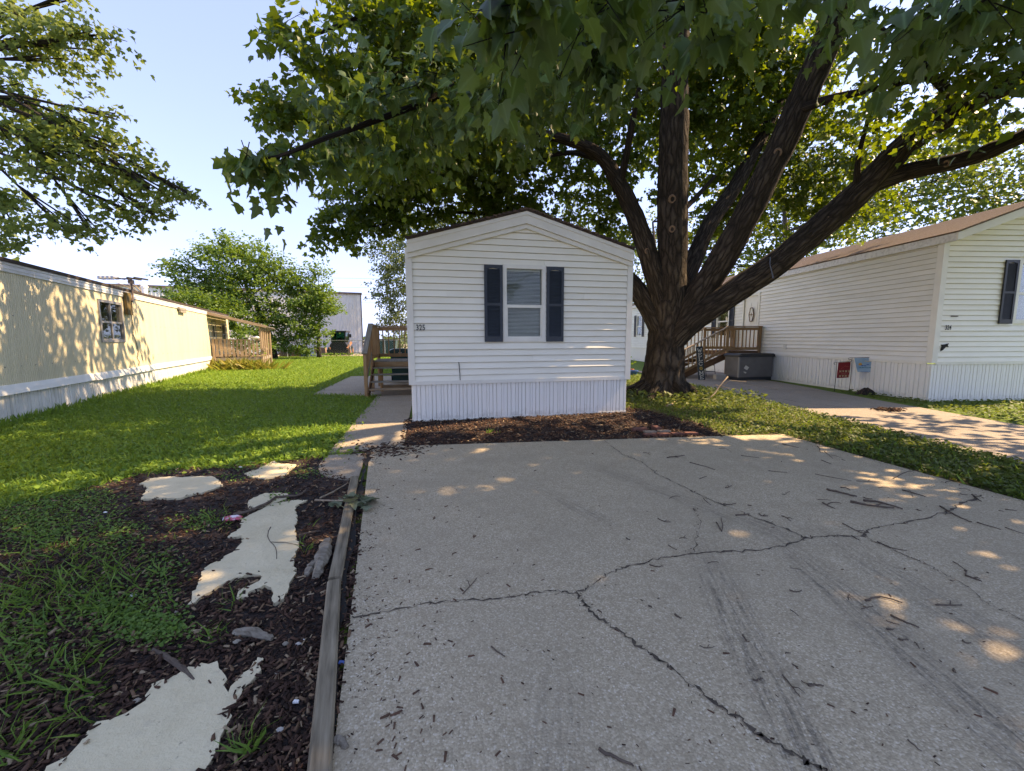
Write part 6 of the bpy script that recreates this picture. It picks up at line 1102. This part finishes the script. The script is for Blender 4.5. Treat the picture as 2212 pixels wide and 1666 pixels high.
# log chunks, stones, can, bits
def log(pts, r, m, label, squash=.7):
    b = G(*pts[0]); q = G(*pts[1]); pp, rr = smooth_path([(0, 0, r * .3), ((q[0] - b[0]) * .5, (q[1] - b[1]) * .5 + .01, r * .45), (q[0] - b[0], q[1] - b[1], r * .2)], [r * .55, r, r * .5], 5)
    return tag(MB().tube(pp, rr, 7, True, .30).build('wood_chunk', m, None, False, loc=(b[0], b[1], 0)), label, 'wood chunk')
log([(683, 1250), (708, 1170)], .05, m_dead, 'split weathered log chunk lying against the landscape timber'); log([(662, 1245), (680, 1215)], .03, m_dead, 'small grey wood splinter leaning by the split log')
log([(505, 1368), (588, 1382)], .026, m_dead, 'pale rotted wood piece between the two large cream pads'); log([(720, 1600), (750, 1618)], .018, m_dead, 'grey wood splinter lying beside the timber on the drive'); log([(330, 1405), (420, 1470)], .014, m_twig, 'dark half-buried branch piece above the widest cream pad')
def stone(u, v, s, m, label, cat='stone'):
    p = G(u, v); n = 8; s *= .72; vs_ = []
    for z, r in ((-.3, .8), (.05, 1), (.38, .62)): vs_ += [(s * r * math.cos(a) * random.uniform(.85, 1.15), s * r * .75 * math.sin(a) * random.uniform(.85, 1.15), s * z) for a in [2 * math.pi * k / n for k in range(n)]]
    tag(MB().add(vs_, [(q * n + k, q * n + (k + 1) % n, q * n + n + (k + 1) % n, q * n + n + k) for q in range(2) for k in range(n)] + [tuple(range(2 * n, 3 * n))]).build('stone', m, None, False, loc=(p[0], p[1], .004)), label, cat)
stone(617, 1392, .024, m_stone, 'round tan stone on the mulch by the landscape timber'); stone(512, 1388, .028, m_stone, 'brown-tan stone at the end of the rotted wood piece'); stone(296, 1515, .022, m_stone, 'small tan stone at the edge of the widest cream pad'); stone(655, 1385, .015, m_white, 'white stone flake on black soil near the round stone')
stone(380, 1323, .02, m_stone, 'grey stone tucked in the clover patch'); stone(600, 1455, .018, m_stone, 'pale chip of stone by the forked pad end'); stone(605, 1578, .02, m_concrete_f, 'grey pebble in the mulch by the lower timber'); stone(645, 1392, .02, m_concrete_f, 'dull grey pebble beside the white flake')
pc = G(503, 1123); cn = thing('crushed_can', 'flattened pink and white drink can lying on the mulch', 'can', (pc[0], pc[1], .012), R(20))
n = 20; bd = [(.072 * math.copysign(abs(math.cos(a)) ** .7, math.cos(a)), .034 * math.copysign(abs(math.sin(a)) ** .8, math.sin(a))) for a in [2 * math.pi * k / n for k in range(n)]]
MB().add([(x, y * .97, -.006) for x, y in bd] + [(x, y, .006) for x, y in bd] + [(x * .86, y * .8, .013 + random.uniform(-.003, .003)) for x, y in bd], [(q * n + k, q * n + (k + 1) % n, q * n + n + (k + 1) % n, q * n + n + k) for q in range(2) for k in range(n)] + [tuple(range(2 * n, 3 * n))]).build('body', m_pink, cn, rot=(R(14), R(4), 0))
MB().lathe([(.028, 0), (.028, .004), (.02, .006)], 14).build('can_end', m_canw, cn, loc=(-.066, 0, -.0), rot=(0, R(-75), 0))
for (u, v, m, s, lab) in ((738, 1433, m_potb, .014, 'small blue plastic scrap beside the timber on the drive'), (288, 1288, m_white, .016, 'small white bottle cap standing in the weeds'), (228, 1108, m_white, .014, 'tiny white paper scrap on the mulch near the lawn'), (640, 1518, m_white, .013, 'white scrap at the foot of the lower timber'), (520, 1010, m_white, .018, 'white scrap by the lawn edge of the small pad')):
    p = G(u, v); tag(MB().hexa([(-s, -s * .6, 0), (s, -s * .5, 0), (s * .8, s * .6, 0), (-s * .9, s * .5, 0), (-s * .9, -s * .5, s * .5), (s * .9, -s * .4, s * .3), (s * .7, s * .5, s * .4), (-s * .8, s * .4, s * .6)]).build('litter_scrap', m, None, loc=(p[0], p[1], .003)), lab, 'litter')
# dirt heap and straw clump by home 324
def heap(loc, r, h, m, label, cat, name):
    vs_ = [(r * q * math.cos(a) * random.uniform(.85, 1.15), r * .7 * q * math.sin(a) * random.uniform(.85, 1.15), h * (1 - q * q) + random.uniform(-.02, .02) - .02) for q in (1, .7, .4, .15) for a in [2 * math.pi * k / 14 for k in range(14)]]
    tag(MB().add(vs_, [(q * 14 + k, q * 14 + (k + 1) % 14, q * 14 + 14 + (k + 1) % 14, q * 14 + 14 + k) for q in range(3) for k in range(14)] + [tuple(range(42, 56))]).build(name, m, None, True, loc=loc), label, cat)
heap((9.95, 11.5, -.02), .26, .20, m_soil, 'black heap of soil at the foot of the home 324 skirting', 'soil heap', 'soil_heap')
p = G(1920, 886); x = p[0] + rng.normal(0, .13, 130); y = p[1] + rng.normal(0, .09, 130); chips('straw_clump', 'dry brown clump of plant debris on the neighbour driveway', x, y, rng.random(130) * .03, .03, .12, .3)
# puddle of water and gravel at the far right
struct(MB().slab([(9.2, 5.2), (9.25, 7.0), (10.4, 7.3), (12, 6.6), (11, 5)], -.06, -.012).build('gravel_patch', m_gravel))
m_wat = newmat('puddle_water'); m_wat[2].inputs['Base Color'].default_value = (.03, .03, .03, 1); m_wat[2].inputs['Roughness'].default_value = .03
struct(MB().slab(rough_poly([(9.5, 6.0), (9.6, 6.85), (10.3, 7.0), (10.8, 6.4), (10.2, 5.9)], .15, .04), -.03, -.006).build('puddle', m_wat[0]))
